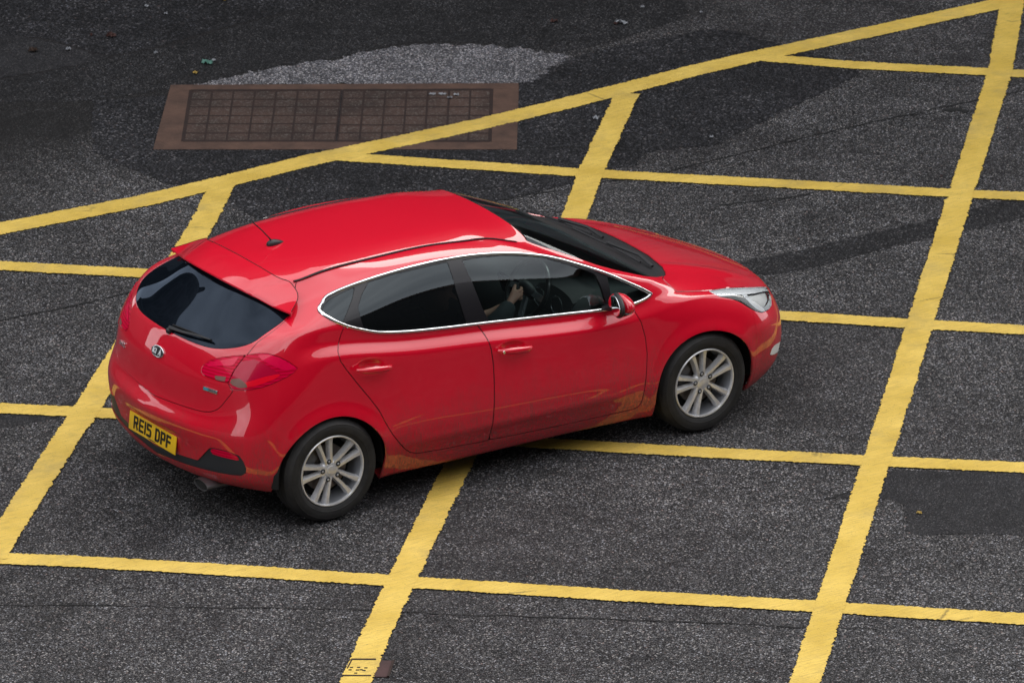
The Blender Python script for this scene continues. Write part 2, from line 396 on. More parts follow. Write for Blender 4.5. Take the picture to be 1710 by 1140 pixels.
# ------------------------------------------------------------------ the road
def flat(name, pts, z, m, parent=None, thick=0):
    bm = bmesh.new(); vs = [bm.verts.new((p[0], p[1], z)) for p in pts]; bm.faces.new(vs)
    bmesh.ops.recalc_face_normals(bm, faces=bm.faces)
    if bm.faces[0:] and list(bm.faces)[0].normal.z < 0: bmesh.ops.reverse_faces(bm, faces=bm.faces)
    bmesh.ops.triangulate(bm, faces=bm.faces)
    me = bpy.data.meshes.new(name); bm.to_mesh(me); bm.free(); me.update(); return link(name, me, m, parent, False)
structure(flat('road', [(-300, -300), (300, -300), (300, 300), (-300, 300)], 0, M['asphalt']))
def jag(pts, step=.02, amp=.006, low=.008):
    """roughen a ground outline as worn edges are"""
    out = []; n = len(pts); ph = rng.random()*10
    for i in range(n):
        a, b = np.array(pts[i][:2]), np.array(pts[(i+1) % n][:2]); L_ = np.linalg.norm(b-a); k = max(1, int(L_/step))
        t = (b-a)/max(L_, 1e-6); nn = np.array([-t[1], t[0]])
        for j in range(k):
            s = j/k*L_; w = math.sin(s*9+ph+i)*.5 + math.sin(s*23+ph*2)*.5
            out.append(a + t*s + nn*(rng.normal()*amp + w*low*(1 if 0 < j else 0)))
    return out
def patch(name, px, z, m, amp=.006, low=.012, sm=True):
    P = smooth_poly(px, 3) if sm else np.array(px, float)
    return structure(flat(name, jag([un(x, y)[:2] for x, y in P], .03, amp, low), z, m))
# worn and re-laid areas of the surface, each its own sheet
patch('road_patch', [(-60, -60), (600, -60), (560, -10), (470, 22), (350, 52), (262, 78), (190, 92), (150, 84), (60, 62), (-60, 55)], .0010, M['asphalt_dark'])
patch('road_patch', [(-60, 62), (60, 66), (150, 90), (185, 95), (110, 112), (20, 128), (-60, 135)], .0018, M['asphalt_smooth'])
patch('road_patch', [(195, 95), (270, 80), (360, 54), (470, 24), (610, -20), (1000, -40), (1090, -30), (1150, 20), (1080, 52), (960, 84), (905, 84), (840, 76), (770, 70), (693, 70), (630, 80), (540, 100), (420, 118), (330, 140), (150, 168), (40, 170), (-40, 165), (-40, 140), (30, 130), (120, 112)], .0013, M['asphalt_wet'])
patch('road_patch', [(154, 168), (281, 160), (870, 138), (911, 121), (956, 98), (1016, 81), (1110, 63), (1145, 57), (1180, 49), (1226, 53), (1299, 75), (1356, 90), (1412, 105), (1440, 123), (1317, 182), (1250, 215), (1190, 243), (1110, 249), (1070, 256), (1068, 276), (1016, 284), (963, 305), (827, 337), (745, 352), (600, 380), (440, 372), (400, 352), (384, 334), (360, 322), (286, 308), (200, 276), (155, 255)], .0025, M['asphalt_dark'], sm=False)
patch('road_patch', [(330, 143), (421, 122), (491, 109), (560, 99), (630, 84), (693, 75), (770, 75), (840, 79), (911, 88), (953, 98), (911, 121), (869, 141), (700, 142), (500, 142)], .0032, M['chippings'], .02)
patch('road_patch', [(1478, 786), (1580, 788), (1760, 792), (1760, 886), (1640, 889), (1530, 893), (1518, 876), (1510, 846), (1490, 834), (1460, 832), (1392, 829), (1440, 818)], .0022, M['asphalt_smooth'])
patch('road_patch', [(1235, 440), (1330, 420), (1430, 395), (1556, 366), (1760, 318), (1760, 350), (1600, 388), (1480, 415), (1380, 440), (1280, 460)], .0016, M['asphalt_wet'])
patch('road_patch', [(-50, 690), (40, 692), (120, 670), (150, 655), (150, 662), (100, 694), (20, 712), (-50, 716)], .0016, M['asphalt_smooth'])
def seam(px, w=.010, z=.0042, gap=.15):
    P = [un(*p)[:2] for p in smooth_poly(px, 8, False)]; L_, R_ = [], []
    for i, p in enumerate(P):
        t = P[min(i+1, len(P)-1)] - P[max(i-1, 0)]; t = t/np.linalg.norm(t); n = np.array([-t[1], t[0]])
        j = rng.normal()*.006; ww = 1.7*w*(.35+rng.random()*.9); L_.append(p+n*(ww/2+j)); R_.append(p-n*(ww/2-j))
    return structure(flat('road_crack', L_+R_[::-1], z, M['black']))
seam([(1072, 300), (1117, 287), (1190, 268), (1264, 251), (1380, 222), (1500, 196), (1584, 178), (1720, 150)])
seam([(-20, 540), (80, 520), (160, 502), (240, 482)])
seam([(-20, 1010), (160, 1011), (330, 1014), (520, 1016), (720, 1024)], .007)
seam([(720, 1025), (900, 1030), (1060, 1036), (1200, 1040), (1350, 1048), (1465, 1050)], .008)
seam([(1200, 344), (1250, 338), (1320, 330), (1360, 322)], .009)
seam([(827, 338), (880, 326), (940, 318), (1010, 304), (1072, 299)], .006)
seam([(1380, 834), (1410, 824), (1440, 815)], .014)
seam([(1576, 186), (1600, 184), (1616, 188)], .05)
seam([(868, 248), (960, 247), (1070, 253)], .008, .0044)

def marking(px, w, z, bend=False):
    P = [un(*p)[:2] for p in px]; Lh, Rh = [], []
    D = [P[0]]
    for a, b in zip(P[:-1], P[1:]):
        k = max(1, int(np.linalg.norm(b-a)/.012)); D += [a+(b-a)*j/k for j in range(1, k+1)]
    D = np.array(D); n_ = len(D)
    def nz(): 
        x = rng.normal(size=n_)*.0040; lowf = np.interp(np.arange(n_), np.arange(0, n_+12, 12), rng.normal(size=len(np.arange(0, n_+12, 12)))*.0012)
        mid = np.interp(np.arange(n_), np.arange(0, n_+4, 4), rng.normal(size=len(np.arange(0, n_+4, 4)))*.0021); return x+lowf+mid
    nl, nr = nz(), nz(); t = np.gradient(D, axis=0); t /= np.linalg.norm(t, axis=1)[:, None]; n = np.stack([-t[:, 1], t[:, 0]], 1)
    Lh = D + n*(w/2+nl)[:, None]; Rh = D - n*(w/2+nr)[:, None]
    V = np.concatenate([np.c_[Lh, np.full(n_, z)], np.c_[Rh, np.full(n_, z)]])
    F = [(i, i+n_, i+1+n_, i+1) for i in range(n_-1)]
    o = mesh('road_marking', V, F, M['yellow'], smooth=False)
    return structure(o)
ZA, ZB, ZC = .006, .008, .010
marking([(-120, 409), (0, 383), (246, 335), (380, 303), (526, 267), (805, 208), (946, 174), (1156, 120), (1250, 98), (1461, 53), (1671, 7), (1760, -14)], .205, ZA)
for l in ([(1262, 97), (1420, 110), (1670, 123), (1800, 129)], [(548, 262), (760, 276), (986, 291), (1300, 308), (1605, 325), (1800, 333)],
          [(-60, 441), (0, 445), (130, 452), (285, 460)], [(1180, 521), (1350, 531), (1536, 543), (1800, 557)],
          [(-60, 680), (0, 683), (140, 689), (460, 708), (870, 739), (1110, 753), (1463, 771), (1800, 786)],
          [(-10, 933), (120, 938), (400, 954), (670, 972), (1000, 993), (1385, 1015), (1800, 1040)]):
    marking(l, .165, ZB)
for l in ([(372, 309), (345, 362), (322, 402), (287, 459), (140, 692), (107, 740), (60, 812), (2, 905), (-14, 934)],
          [(1047, 158), (1018, 222), (986, 291), (960, 362), (890, 520), (785, 736), (735, 838), (702, 905), (670, 972), (628, 1060), (592, 1145)],
          [(1697, -40), (1690, 8), (1670, 122), (1640, 215), (1605, 325), (1570, 435), (1536, 543), (1499, 662), (1463, 772), (1424, 895), (1385, 1015), (1338, 1160), (1320, 1220)]):
    marking(l, .168, ZC)

# access cover with two infilled lids
ac = empty('access_cover', tuple(un(560, 195)))
tag(ac, 'long rusty brown access cover with two gridded lids crossed by the yellow border line', 'drain cover')
def local(o, px, z): p = un(*px); return (p[0]-o.location.x, p[1]-o.location.y, z)
def strip_box(mb, o, a, b, c, d, z0, z1):
    P = [Vector(local(o, q, z0)) for q in (a, b, c, d)]; mb.poly(P, 0, (0, 0, z1-z0))
fr = MB()
strip_box(fr, ac, (285, 143), (866, 140), (866.5, 149.6), (283, 151.6), .0005, .0048)
strip_box(fr, ac, (259, 237.3), (863.3, 238), (863, 250.5), (256, 250.5), .0005, .0048)
strip_box(fr, ac, (282.7, 151.7), (316, 151.5), (302.5, 237.2), (259.2, 237.2), .0005, .0048)
strip_box(fr, ac, (824, 149.9), (866.4, 149.7), (863.4, 237.9), (821, 237.8), .0005, .0048)
fr.build('frame', M['frame_conc'], ac, smooth=False)
def lerp(a, b, t): return (a[0]+(b[0]-a[0])*t, a[1]+(b[1]-a[1])*t)
def lid(tl, tr, br, bl, cols, rows):
    p = MB(); strip_box(p, ac, tl, tr, br, bl, .0005, .0036); pn = p.build('lid', M['cover'], ac, smooth=False)
    gr = MB(); e = .6
    for k in range(cols+1):
        t = k/cols; w = 3.6 if 0 < k < cols else (6.5 if (k == 0) == (tl[0] < 400) else 3.0)
        a, b = lerp(tl, tr, t), lerp(bl, br, t); w *= (.85+.15*rng.random())
        strip_box(gr, ac, (a[0]-w/2, a[1]), (a[0]+w/2, a[1]), (b[0]+w/2, b[1]), (b[0]-w/2, b[1]), .0037, .0052)
    for k in range(rows+1):
        t = k/rows; w = 1.5 if 0 < k < rows else 3.0
        if 0 < k < rows: t += rng.normal()*.015
        a, b = lerp(tl, bl, t), lerp(tr, br, t)
        strip_box(gr, ac, (a[0], a[1]-w/2), (b[0], b[1]-w/2), (b[0], b[1]+w/2), (a[0], a[1]+w/2), .0038, .0049 + (.0006 if k in (0, rows) else 0))
    gr.build('grid', M['iron'], pn, smooth=False)
lid((319, 152.2), (569.3, 151.6), (559.3, 236.6), (305.5, 236.6), 7, 6)
lid((573.5, 151.6), (821, 150.8), (818, 237), (563.8, 236.6), 7, 6)

# small stop-tap cover half under the yellow diagonal
st = empty('stopcock_cover', tuple(un(618, 1117)))
tag(st, 'small dark red iron cover half painted over by the yellow line at the bottom', 'drain cover')
p = MB(); strip_box(p, st, (586, 1103.5), (657, 1104), (648, 1131), (574, 1130), .001, .0068); p.build('lid', M['iron_red'], st, smooth=False)
p = MB()
strip_box(p, st, (587, 1102), (628, 1102), (628, 1104), (586, 1104), .002, .0128); strip_box(p, st, (573, 1129), (620, 1129.5), (619, 1131), (572, 1131), .002, .0126)
strip_box(p, st, (586, 1104.2), (588.3, 1104.2), (581, 1118), (579, 1118), .002, .0124); strip_box(p, st, (655, 1104), (659, 1104), (650, 1131), (646, 1131), .002, .0123)
p.build('rim', M['iron'], st, smooth=False)
p = MB()
for x, y in ((587, 1116.5), (599, 1116.5), (611, 1117.2), (584.5, 1120.6), (597, 1120.8), (603, 1120.4), (608, 1121.6), (594, 1126)):
    strip_box(p, st, (x-2.6, y-.7), (x+2.8, y-.9), (x+2.4, y+.8), (x-2.9, y+.7), .002, .0118)
p.build('keyhole', M['black'], st, smooth=False)

# ------------------------------------------------------------------ the car: a lofted half surface, cut into panels along the real shut lines
car = empty('car', (0, 0, 0))
tag(car, 'glossy red five-door hatchback with dirty sills driving across the yellow box junction', 'car')
# rings run from the middle of the nose (first point) round the side to the middle of the tail (last point)
K = [
 # underside return
 [(3.36,0,.21),(3.33,.33,.21),(3.22,.56,.20),(3.02,.70,.19),(2.65,.74,.18),(2.3,.75,.18),(1.9,.74,.19),(1.1,.74,.19),(.5,.74,.195),(0,.74,.21),(-.30,.72,.235),(-.42,.62,.25),(-.53,.36,.25),(-.57,0,.25)],
 [(3.455,0,.20),(3.42,.35,.20),(3.29,.62,.19),(3.05,.79,.18),(2.65,.82,.17),(2.3,.832,.172),(1.9,.83,.180),(1.1,.83,.185),(.5,.83,.19),(0,.83,.20),(-.33,.80,.235),(-.475,.70,.25),(-.60,.40,.25),(-.645,0,.25)],
 [(3.54,0,.28),(3.50,.37,.28),(3.35,.67,.27),(3.07,.835,.26),(2.65,.868,.26),(2.3,.870,.25),(1.9,.862,.252),(1.1,.862,.265),(.5,.864,.285),(0,.87,.30),(-.33,.845,.31),(-.515,.74,.31),(-.635,.42,.31),(-.672,0,.31)],
 [(3.56,0,.40),(3.52,.38,.40),(3.365,.69,.40),(3.07,.862,.40),(2.65,.893,.41),(2.3,.893,.41),(1.9,.898,.43),(1.1,.900,.45),(.5,.900,.46),(0,.898,.44),(-.33,.862,.43),(-.53,.745,.43),(-.645,.43,.43),(-.690,0,.43)],
 [(3.55,0,.54),(3.50,.39,.54),(3.345,.69,.55),(3.07,.876,.56),(2.65,.890,.58),(2.3,.873,.57),(1.9,.878,.57),(1.1,.879,.60),(.5,.879,.61),(0,.875,.61),(-.33,.862,.60),(-.538,.738,.58),(-.675,.42,.570),(-.724,0,.568)],
 [(3.51,0,.65),(3.445,.39,.655),(3.30,.66,.66),(3.05,.845,.68),(2.65,.866,.73),(2.3,.851,.72),(1.9,.859,.70),(1.1,.858,.745),(.5,.853,.79),(0,.845,.82),(-.33,.834,.78),(-.515,.695,.72),(-.632,.42,.665),(-.668,0,.650)],
 [(3.43,0,.705),(3.38,.37,.705),(3.25,.60,.72),(3.02,.765,.785),(2.65,.818,.845),(2.3,.836,.81),(1.9,.845,.800),(1.1,.842,.868),(.5,.834,.925),(0,.820,.985),(-.30,.792,.95),(-.49,.675,.90),(-.618,.41,.86),(-.655,0,.86)],
 [(3.2,0,.797),(3.15,.35,.802),(3.03,.53,.818),(2.86,.69,.838),(2.6,.782,.868),(2.3,.806,.872),(1.9,.797,.862),(1.1,.790,.937),(.5,.784,.991),(0,.772,1.055),(-.28,.770,1.04),(-.45,.655,.99),(-.590,.405,.94),(-.628,0,.935)],
 [(2.9,0,.900),(2.86,.34,.903),(2.78,.5,.906),(2.67,.645,.902),(2.5,.748,.905),(2.27,.792,.903),(1.9,.790,.895),(1.1,.786,.966),(.5,.780,1.020),(0,.763,1.105),(-.265,.750,1.09),(-.42,.635,1.05),(-.570,.39,.99),(-.606,0,.983)],
 [(2.585,0,.985),(2.575,.33,.98),(2.54,.5,.97),(2.48,.63,.965),(2.40,.725,.965),(2.23,.780,.945),(1.9,.783,.925),(1.1,.779,.995),(.5,.776,1.05),(.01,.752,1.155),(-.24,.72,1.14),(-.375,.605,1.11),(-.545,.37,1.035),(-.580,0,1.028)],
 [(2.43,0,1.01),(2.425,.3,1.008),(2.41,.52,1.0),(2.385,.655,.996),(2.33,.722,1.0),(2.12,.745,1.025),(1.75,.728,1.085),(1.08,.715,1.155),(.5,.707,1.205),(.05,.690,1.213),(-.17,.655,1.182),(-.30,.56,1.165),(-.445,.35,1.118),(-.475,0,1.125)],
 [(2.05,0,1.215),(2.035,.28,1.21),(2.015,.46,1.19),(1.99,.610,1.160),(1.95,.660,1.137),(1.80,.655,1.188),(1.50,.603,1.274),(1.0,.585,1.345),(.5,.590,1.340),(.13,.580,1.282),(-.11,.545,1.243),(-.19,.49,1.238),(-.29,.33,1.25),(-.31,0,1.265)],
 [(1.560,0,1.408),(1.562,.22,1.400),(1.575,.37,1.377),(1.595,.450,1.343),(1.605,.492,1.306),(1.38,.482,1.357),(1.2,.472,1.377),(.95,.464,1.394),(.5,.462,1.391),(.15,.452,1.367),(-.022,.436,1.346),(-.065,.38,1.362),(-.095,.22,1.388),(-.105,0,1.398)],
]
K = np.array(K, float)
def spline(P, nseg, pw=.6, per=None, mirror=False):
    """natural cubic through P (n,3); returns nseg samples per span"""
    P = np.asarray(P, float)
    if mirror:
        m = P*[1, -1, 1]; P = np.concatenate([m[3:0:-1], P, m[-2:-5:-1]])
    d = np.linalg.norm(np.diff(P, axis=0), axis=1)**pw; t = np.r_[0, np.cumsum(d)]; n = len(P); h = np.diff(t)
    A = np.zeros((n, n)); B = np.zeros((n, P.shape[1])); A[0, 0] = A[-1, -1] = 1
    for i in range(1, n-1):
        A[i, i-1], A[i, i], A[i, i+1] = h[i-1], 2*(h[i-1]+h[i]), h[i]; B[i] = 6*((P[i+1]-P[i])/h[i]-(P[i]-P[i-1])/h[i-1])
    Mm = np.linalg.solve(A, B); out = []
    lo, hi = (3, n-4) if mirror else (0, n-1)
    for i in range(lo, hi):
        k = nseg[i-lo] if hasattr(nseg, '__len__') else nseg
        s = np.arange(k)/k*h[i]; s = s[:, None]; q = h[i]-s
        out.append((Mm[i]*q**3+Mm[i+1]*s**3)/(6*h[i]) + (P[i]/h[i]-Mm[i]*h[i]/6)*q + (P[i+1]/h[i]-Mm[i+1]*h[i]/6)*s)
    out.append(P[hi:hi+1]); return np.concatenate(out)
def akima(P, nseg, pw=.7):
    """local cubic that does not overshoot beside a crease"""
    P = np.asarray(P, float); d = np.linalg.norm(np.diff(P, axis=0), axis=1)**pw + 1e-9; t = np.r_[0, np.cumsum(d)]
    m = np.diff(P, axis=0)/d[:, None]; m = np.concatenate([[3*m[0]-2*m[1]], [2*m[0]-m[1]], m, [2*m[-1]-m[-2]], [3*m[-1]-2*m[-2]]])
    w = np.linalg.norm(np.diff(m, axis=0), axis=1)+1e-6; n = len(P); T_ = np.zeros_like(P)
    for i in range(n): T_[i] = (w[i+2]*m[i+1] + w[i]*m[i+2])/(w[i]+w[i+2])
    out = []
    for i in range(n-1):
        s = (np.arange(nseg[i])/nseg[i])[:, None]; h = d[i]
        out.append((2*s**3-3*s**2+1)*P[i] + (s**3-2*s**2+s)*h*T_[i] + (-2*s**3+3*s**2)*P[i+1] + (s**3-s**2)*h*T_[i+1])
    out.append(P[-1:]); return np.concatenate(out)
USEG = [12, 12, 12, 18, 18, 20, 40, 34, 30, 20, 14, 16, 12]
VSEG = [4, 6, 12, 12, 12, 14, 12, 14, 14, 10, 14, 16]
G = np.array([spline(r, USEG, .7, mirror=True) for r in K])         # (13, nu, 3)
nu = G.shape[1]; UC = np.concatenate([i+np.arange(k)/k for i, k in enumerate(USEG)]+[[len(USEG)]])
VC = np.concatenate([i+np.arange(k)/k for i, k in enumerate(VSEG)]+[[len(VSEG)]])
G = np.array([akima(G[:, j], VSEG, .7) for j in range(nu)]).transpose(1, 0, 2)   # (nv, nu, 3)
nv = G.shape[0]
def fair(G, it_u, it_v, keep):
    w = keep[:, None, None]; wu = (1-.92*np.exp(-((UC-4)/.30)**2)[None, :]*np.clip((VC-10)/.6, 0, 1)[:, None])[:, :, None]
    for k in range(max(it_u, it_v)):
        if k < it_u:
            E_ = np.concatenate([G[:, 1:2]*[1, -1, 1], G, G[:, -2:-1]*[1, -1, 1]], 1)
            G = G + .5*wu*(.5*(E_[:, :-2]+E_[:, 2:]) - G)
        if k < it_v:
            D = np.zeros_like(G); D[1:-1] = .5*(G[:-2]+G[2:]) - G[1:-1]; G = G + .5*w*D
        G[:, 0, 1] = 0; G[:, -1, 1] = 0
    return G
keep = np.ones(nv); 
for vv, s_ in ((6, .9), (11, .6)): keep *= 1 - s_*np.exp(-((VC-vv)/.18)**2)
keep *= 1-.6*np.exp(-((VC-4)/.2)**2); keep[:5] = 0
G = fair(G, 26, 14, keep)
AX0, AX1, AZ, AR, AH = 0.0, 2.65, .316, .365, .336
def arch_d(P, grow=0.0):
    best = None
    for ax, a, h in ((-.005, .366+grow, .333+grow), (2.645, .363+grow, .336+grow)):
        dx, dz = P[:, 0]-ax, P[:, 2]-AZ
        up = np.hypot(dx/a, dz/h)-1; lo = np.abs(dx)/a - 1 + np.clip(-dz, 0, 1)*.12
        d = np.where(dz > 0, up, lo)*.35
        best = d if best is None else np.minimum(best, d)
    return best
P = G.reshape(-1, 3); side = (P[:, 1] > .55) & (P[:, 2] < .95)
da = arch_d(P); fl = np.exp(-(np.clip(da, 0, 1)/.05)**2)*.012*side; P[:, 1] += fl
# door handle cups
HND = [(.290, .882, 1), (1.275, .803, 1)]
for hx, hz, _ in HND:
    q = ((P[:, 0]-hx)/.068)**2 + ((P[:, 2]-hz-.012+(P[:, 0]-hx)*.09)/.030)**2
    P[:, 1] -= .024*np.exp(-q**2)*side
# rear bumper: plate recess, black step
rec = np.clip((.315-np.abs(P[:, 1]))/.012+.5, 0, 1)*np.clip((.490-P[:, 2])/.02+.5, 0, 1)*np.clip((P[:, 2]-.335)/.01, 0, 1)*(P[:, 0] < -.5)
P[:, 0] = P[:, 0]*(1-rec) + np.maximum(P[:, 0], -.667+(P[:, 2]-.41)*-.10)*rec
# lower door crease: a soft step above the sill
cr = np.exp(-((P[:, 2]-(.375+.02*(1.5-P[:, 0])*.3))/.03)**2)*.007*side*np.clip((2.2-P[:, 0])*4, 0, 1)*np.clip((P[:, 0]-.45)*4, 0, 1); P[:, 1] += cr
# bonnet: raised ridges
bon = (VC[:, None] > 6.2) & (UC[None, :] < 4.6); bon = bon.reshape(-1)
P[:, 2] += bon*.010*np.exp(-((P[:, 1]-(.50+.10*(2.6-P[:, 0])*.8))/.05)**2)*np.clip((P[:, 0]-2.45)*5, 0, 1)*np.clip((3.35-P[:, 0])*3, 0, 1)
G = P.reshape(nv, nu, 3)
# normals
Eu = np.concatenate([G[:, 1:2]*[1, -1, 1], G, G[:, -2:-1]*[1, -1, 1]], 1); du = Eu[:, 2:]-Eu[:, :-2]
dv = np.empty_like(G); dv[1:-1] = G[2:]-G[:-2]; dv[0] = G[1]-G[0]; dv[-1] = G[-1]-G[-2]
Nn = np.cross(du, dv); Nn /= np.linalg.norm(Nn, axis=2)[:, :, None]+1e-12
mid = Nn[nv//3, nu//2]; 
if mid[1] < 0: Nn = -Nn; FLIP = True
else: FLIP = False
Nn[:, 0, 1] = 0; Nn[:, -1, 1] = 0
idx = np.arange(nv*nu).reshape(nv, nu)
a, b, c, d = idx[:-1, :-1].ravel(), idx[:-1, 1:].ravel(), idx[1:, 1:].ravel(), idx[1:, :-1].ravel()
T = np.concatenate([np.c_[a, b, c], np.c_[a, c, d]])
uu, vv = np.meshgrid(UC, VC)
D0 = np.c_[G.reshape(-1, 3), Nn.reshape(-1, 3), uu.ravel(), vv.ravel()]       # columns: position, normal, u, v
class Sf:
    def __init__(s, D, T): s.D, s.T = D, T
    def compact(s):
        u, inv = np.unique(s.T, return_inverse=True); return Sf(s.D[u], inv.reshape(-1, 3))
    def px(s): return proj(s.D[:, :3]*[1, -1, 1])       # the side nearest the street camera
def cut(s, d):
    """split along d=0 -> (inside d<0, outside)"""
    if len(s.T) == 0: return s, s
    d = np.where(np.abs(d) < 1e-9, 1e-9, d); neg = d[s.T] < 0; cn = neg.sum(1)
    allin, allout = s.T[cn == 3], s.T[cn == 0]; mx = (cn == 1) | (cn == 2); Tm, ng, cm = s.T[mx], neg[mx], cn[mx]
    lone = np.where((cm == 1)[:, None], ng, ~ng).argmax(1); r = np.arange(len(Tm))
    A, B, C_ = Tm[r, lone], Tm[r, (lone+1) % 3], Tm[r, (lone+2) % 3]
    E = np.concatenate([np.c_[A, B], np.c_[A, C_]]); Es = np.sort(E, 1); Eu_, inv = np.unique(Es, axis=0, return_inverse=True); inv = inv.ravel()
    if len(Eu_):
        t = d[Eu_[:, 0]]/(d[Eu_[:, 0]]-d[Eu_[:, 1]]); new = s.D[Eu_[:, 0]]*(1-t[:, None]) + s.D[Eu_[:, 1]]*t[:, None]
    else: new = np.zeros((0, s.D.shape[1]))
    D = np.concatenate([s.D, new]); n0 = len(s.D); p, q = inv[:len(Tm)]+n0, inv[len(Tm):]+n0
    tl = np.c_[A, p, q]; tr = np.concatenate([np.c_[p, B, C_], np.c_[p, C_, q]]); m1 = cm == 1; m2 = np.r_[m1, m1]
    inn = np.concatenate([allin, tl[m1], tr[~m2]]); out = np.concatenate([allout, tl[~m1], tr[m2]])
    return Sf(D, inn).compact(), Sf(D, out).compact()
def vis(s):   # facing the street side
    n = s.D[:, 3:6]*[1, -1, 1]; e = EYE - s.D[:, :3]*[1, -1, 1]; return (n*e).sum(1)/np.linalg.norm(e, axis=1)
M2P = 282.0
def pxpoly(s, pts, sm=0, where=None, grow=0):
    pl = smooth_poly(pts, sm) if sm else np.array(pts, float); d = sdf(s.px(), pl)/M2P - grow
    if where is not None: d = np.where(where(s), d, .05)
    return d
SEAMS = []
def panel(s, d, gap=.0022):
    inn, out = cut(s, d + gap); g_, out = cut(out, d_of(out) - gap) if False else (None, out)
    return inn, out
def take(s, fn, gap=0.0030):
    """cut a panel out, leaving a narrow gap all round it"""
    i, r = cut(s, fn(s)+gap)
    if gap:
        gp, r = cut(r, fn(r)-gap); SEAMS.append(gp)
    return i, r
full = Sf(D0, T)
sidew = lambda s: (s.D[:, 6] > 3.3) & (s.D[:, 6] < 11.6) & (s.D[:, 1] > .42)
# wheel arches
_, body = cut(full, np.where((full.D[:, 1] > .5) & (full.D[:, 2] < .8), arch_d(full.D), .3))
# --- windows
WOUT = [(530,518),(535,505),(548,490),(598,469.5),(679,445),(757,428),(819,421),(879,421.5),(939,431),(1007,452),(1058,473),(1080,483.5),(1089,490),(1084,497.5),(1070,505.5),(1050,512.5),(1022,518),(1000,521),(900,532),(798,543.5),(740,550.5),(679,556.5),(634,557.5),(604,553),(575,545.5),(545,531)]
wout = smooth_poly(WOUT, 8)
fw = lambda s: np.where(sidew(s) & (s.D[:, 7] > 5.6), sdf(s.px(), wout)/M2P, .05)
win, body = take(body, fw, 0.0)
inner, chrome = cut(win, fw(win)+.019)
Q_ = [(537,519),(541,509),(549,500),(570,489),(592.5,478.5),(588,500),(580,521),(572,539.5),(562,535.5),(549,528.5)]
R_ = [(615,471),(660,457),(705,446.8),(747,437.2),(756,462),(767,500),(779.5,541),(740,546),(709,549.3),(676,552),(649,554),(625,553),(609,551.3),(603,533),(598,513),(604,492)]
F_ = [(772,434.5),(800,429.5),(843,426),(888,427.8),(909,430.5),(953,443),(990,455.6),(996,461),(1004,480),(1011,503),(1015,516.5),(960,522),(900,528.5),(818,538.3),(805,512),(790,474)]
T_ = [(1014,461.5),(1040,470),(1079,487),(1083,491),(1074,497),(1055,506),(1027,513.5),(1021,493)]
gl = {}
for k_, pl in (('q', Q_), ('r', R_), ('f', F_), ('t', T_)):
    pl = np.array(pl, float); pm = np.repeat(pl, 1, 0)
    gl[k_], inner = take(inner, lambda s, pm=pm: sdf(s.px(), pm)/M2P, .0012)
# the pillar trims, split by the door edges
bl = [(756, 424), (757, 428), (768, 455), (783, 500), (798, 543), (799, 560)]
fB = lambda s: line_d(s.px(), bl)/M2P - .002
gp, inner = cut(inner, fB(inner)); SEAMS.append(gp)
# --- doors
DF = [(775,445),(798,543.5),(804,551),(810.5,560),(817,571),(821,584),(824.6,609),(826,640),(826,675),(823.6,707),(818,727),(816.5,734.5),(850,728),(940,709.5),(1040,687),(1059,682.5),(1067,678),(1072,670),(1077,650),(1080,620),(1081,590),(1078,563),(1071,538),(1062,523),(1054,512),(1000,480)]
DR = [(575,500),(574.6,546),(569,560),(565,575),(564.5,587),(569,603),(580,619),(598.5,642),(617,664),(634,686),(645,707),(656,725),(668,740),(676,749),(684,754.5),(697,756.8),(740,749.5),(790,740),(816.2,734.8),(817.6,727),(823.2,707),(825.6,675),(825.6,640),(824.2,609),(820.6,584),(816.6,571),(810,560),(803.6,551),(797.6,543.5),(770,445)]
lowside = lambda s: (s.D[:, 6] > 3.3) & (s.D[:, 6] < 11) & (s.D[:, 1] > .5) & (s.D[:, 7] > .5)
door_f, body = take(body, lambda s: pxpoly(s, DF, 0, lowside), .0030)
door_r, body = take(body, lambda s: pxpoly(s, DR, 0, lowside), .0030)
# --- lamps
HL = [(1183,485.4),(1212,481),(1248,479.6),(1275,478.6),(1281,479.2),(1286,490),(1288.5,499),(1289,510),(1284,517),(1272,522),(1262,519.5),(1250,513),(1236,504),(1221,498.4),(1203,495.5),(1194,491)]
fHL = lambda s: pxpoly(s, HL, 0, lambda s: (s.D[:, 6] < 4.9) & (s.D[:, 2] > .52) & (s.D[:, 1] > .35) & (vis(s) > -.45))
hl, body = take(body, fHL, .0020)
TLo = [(410.6,592.5),(430,589.6),(446,590),(462,594),(480,602.5),(497.5,614.5),(490,622.5),(478,630),(458,639.5),(440,646),(422,650),(400,651.2),(389,650),(381,639.5),(392,618)]
TLi = [(336,616),(340,608.5),(351,601.5),(370,596.5),(390,594),(409.8,592.5),(391,618),(380.2,639.3),(366,635.8),(351,630.4),(341,627),(336.5,621.5)]
rearw = lambda s: (s.D[:, 6] > 9.5) & (s.D[:, 7] > 3) & (s.D[:, 7] < 9) & (vis(s) > -.05)
tlo, body = take(body, lambda s: pxpoly(s, TLo, 0, rearw), .0018)
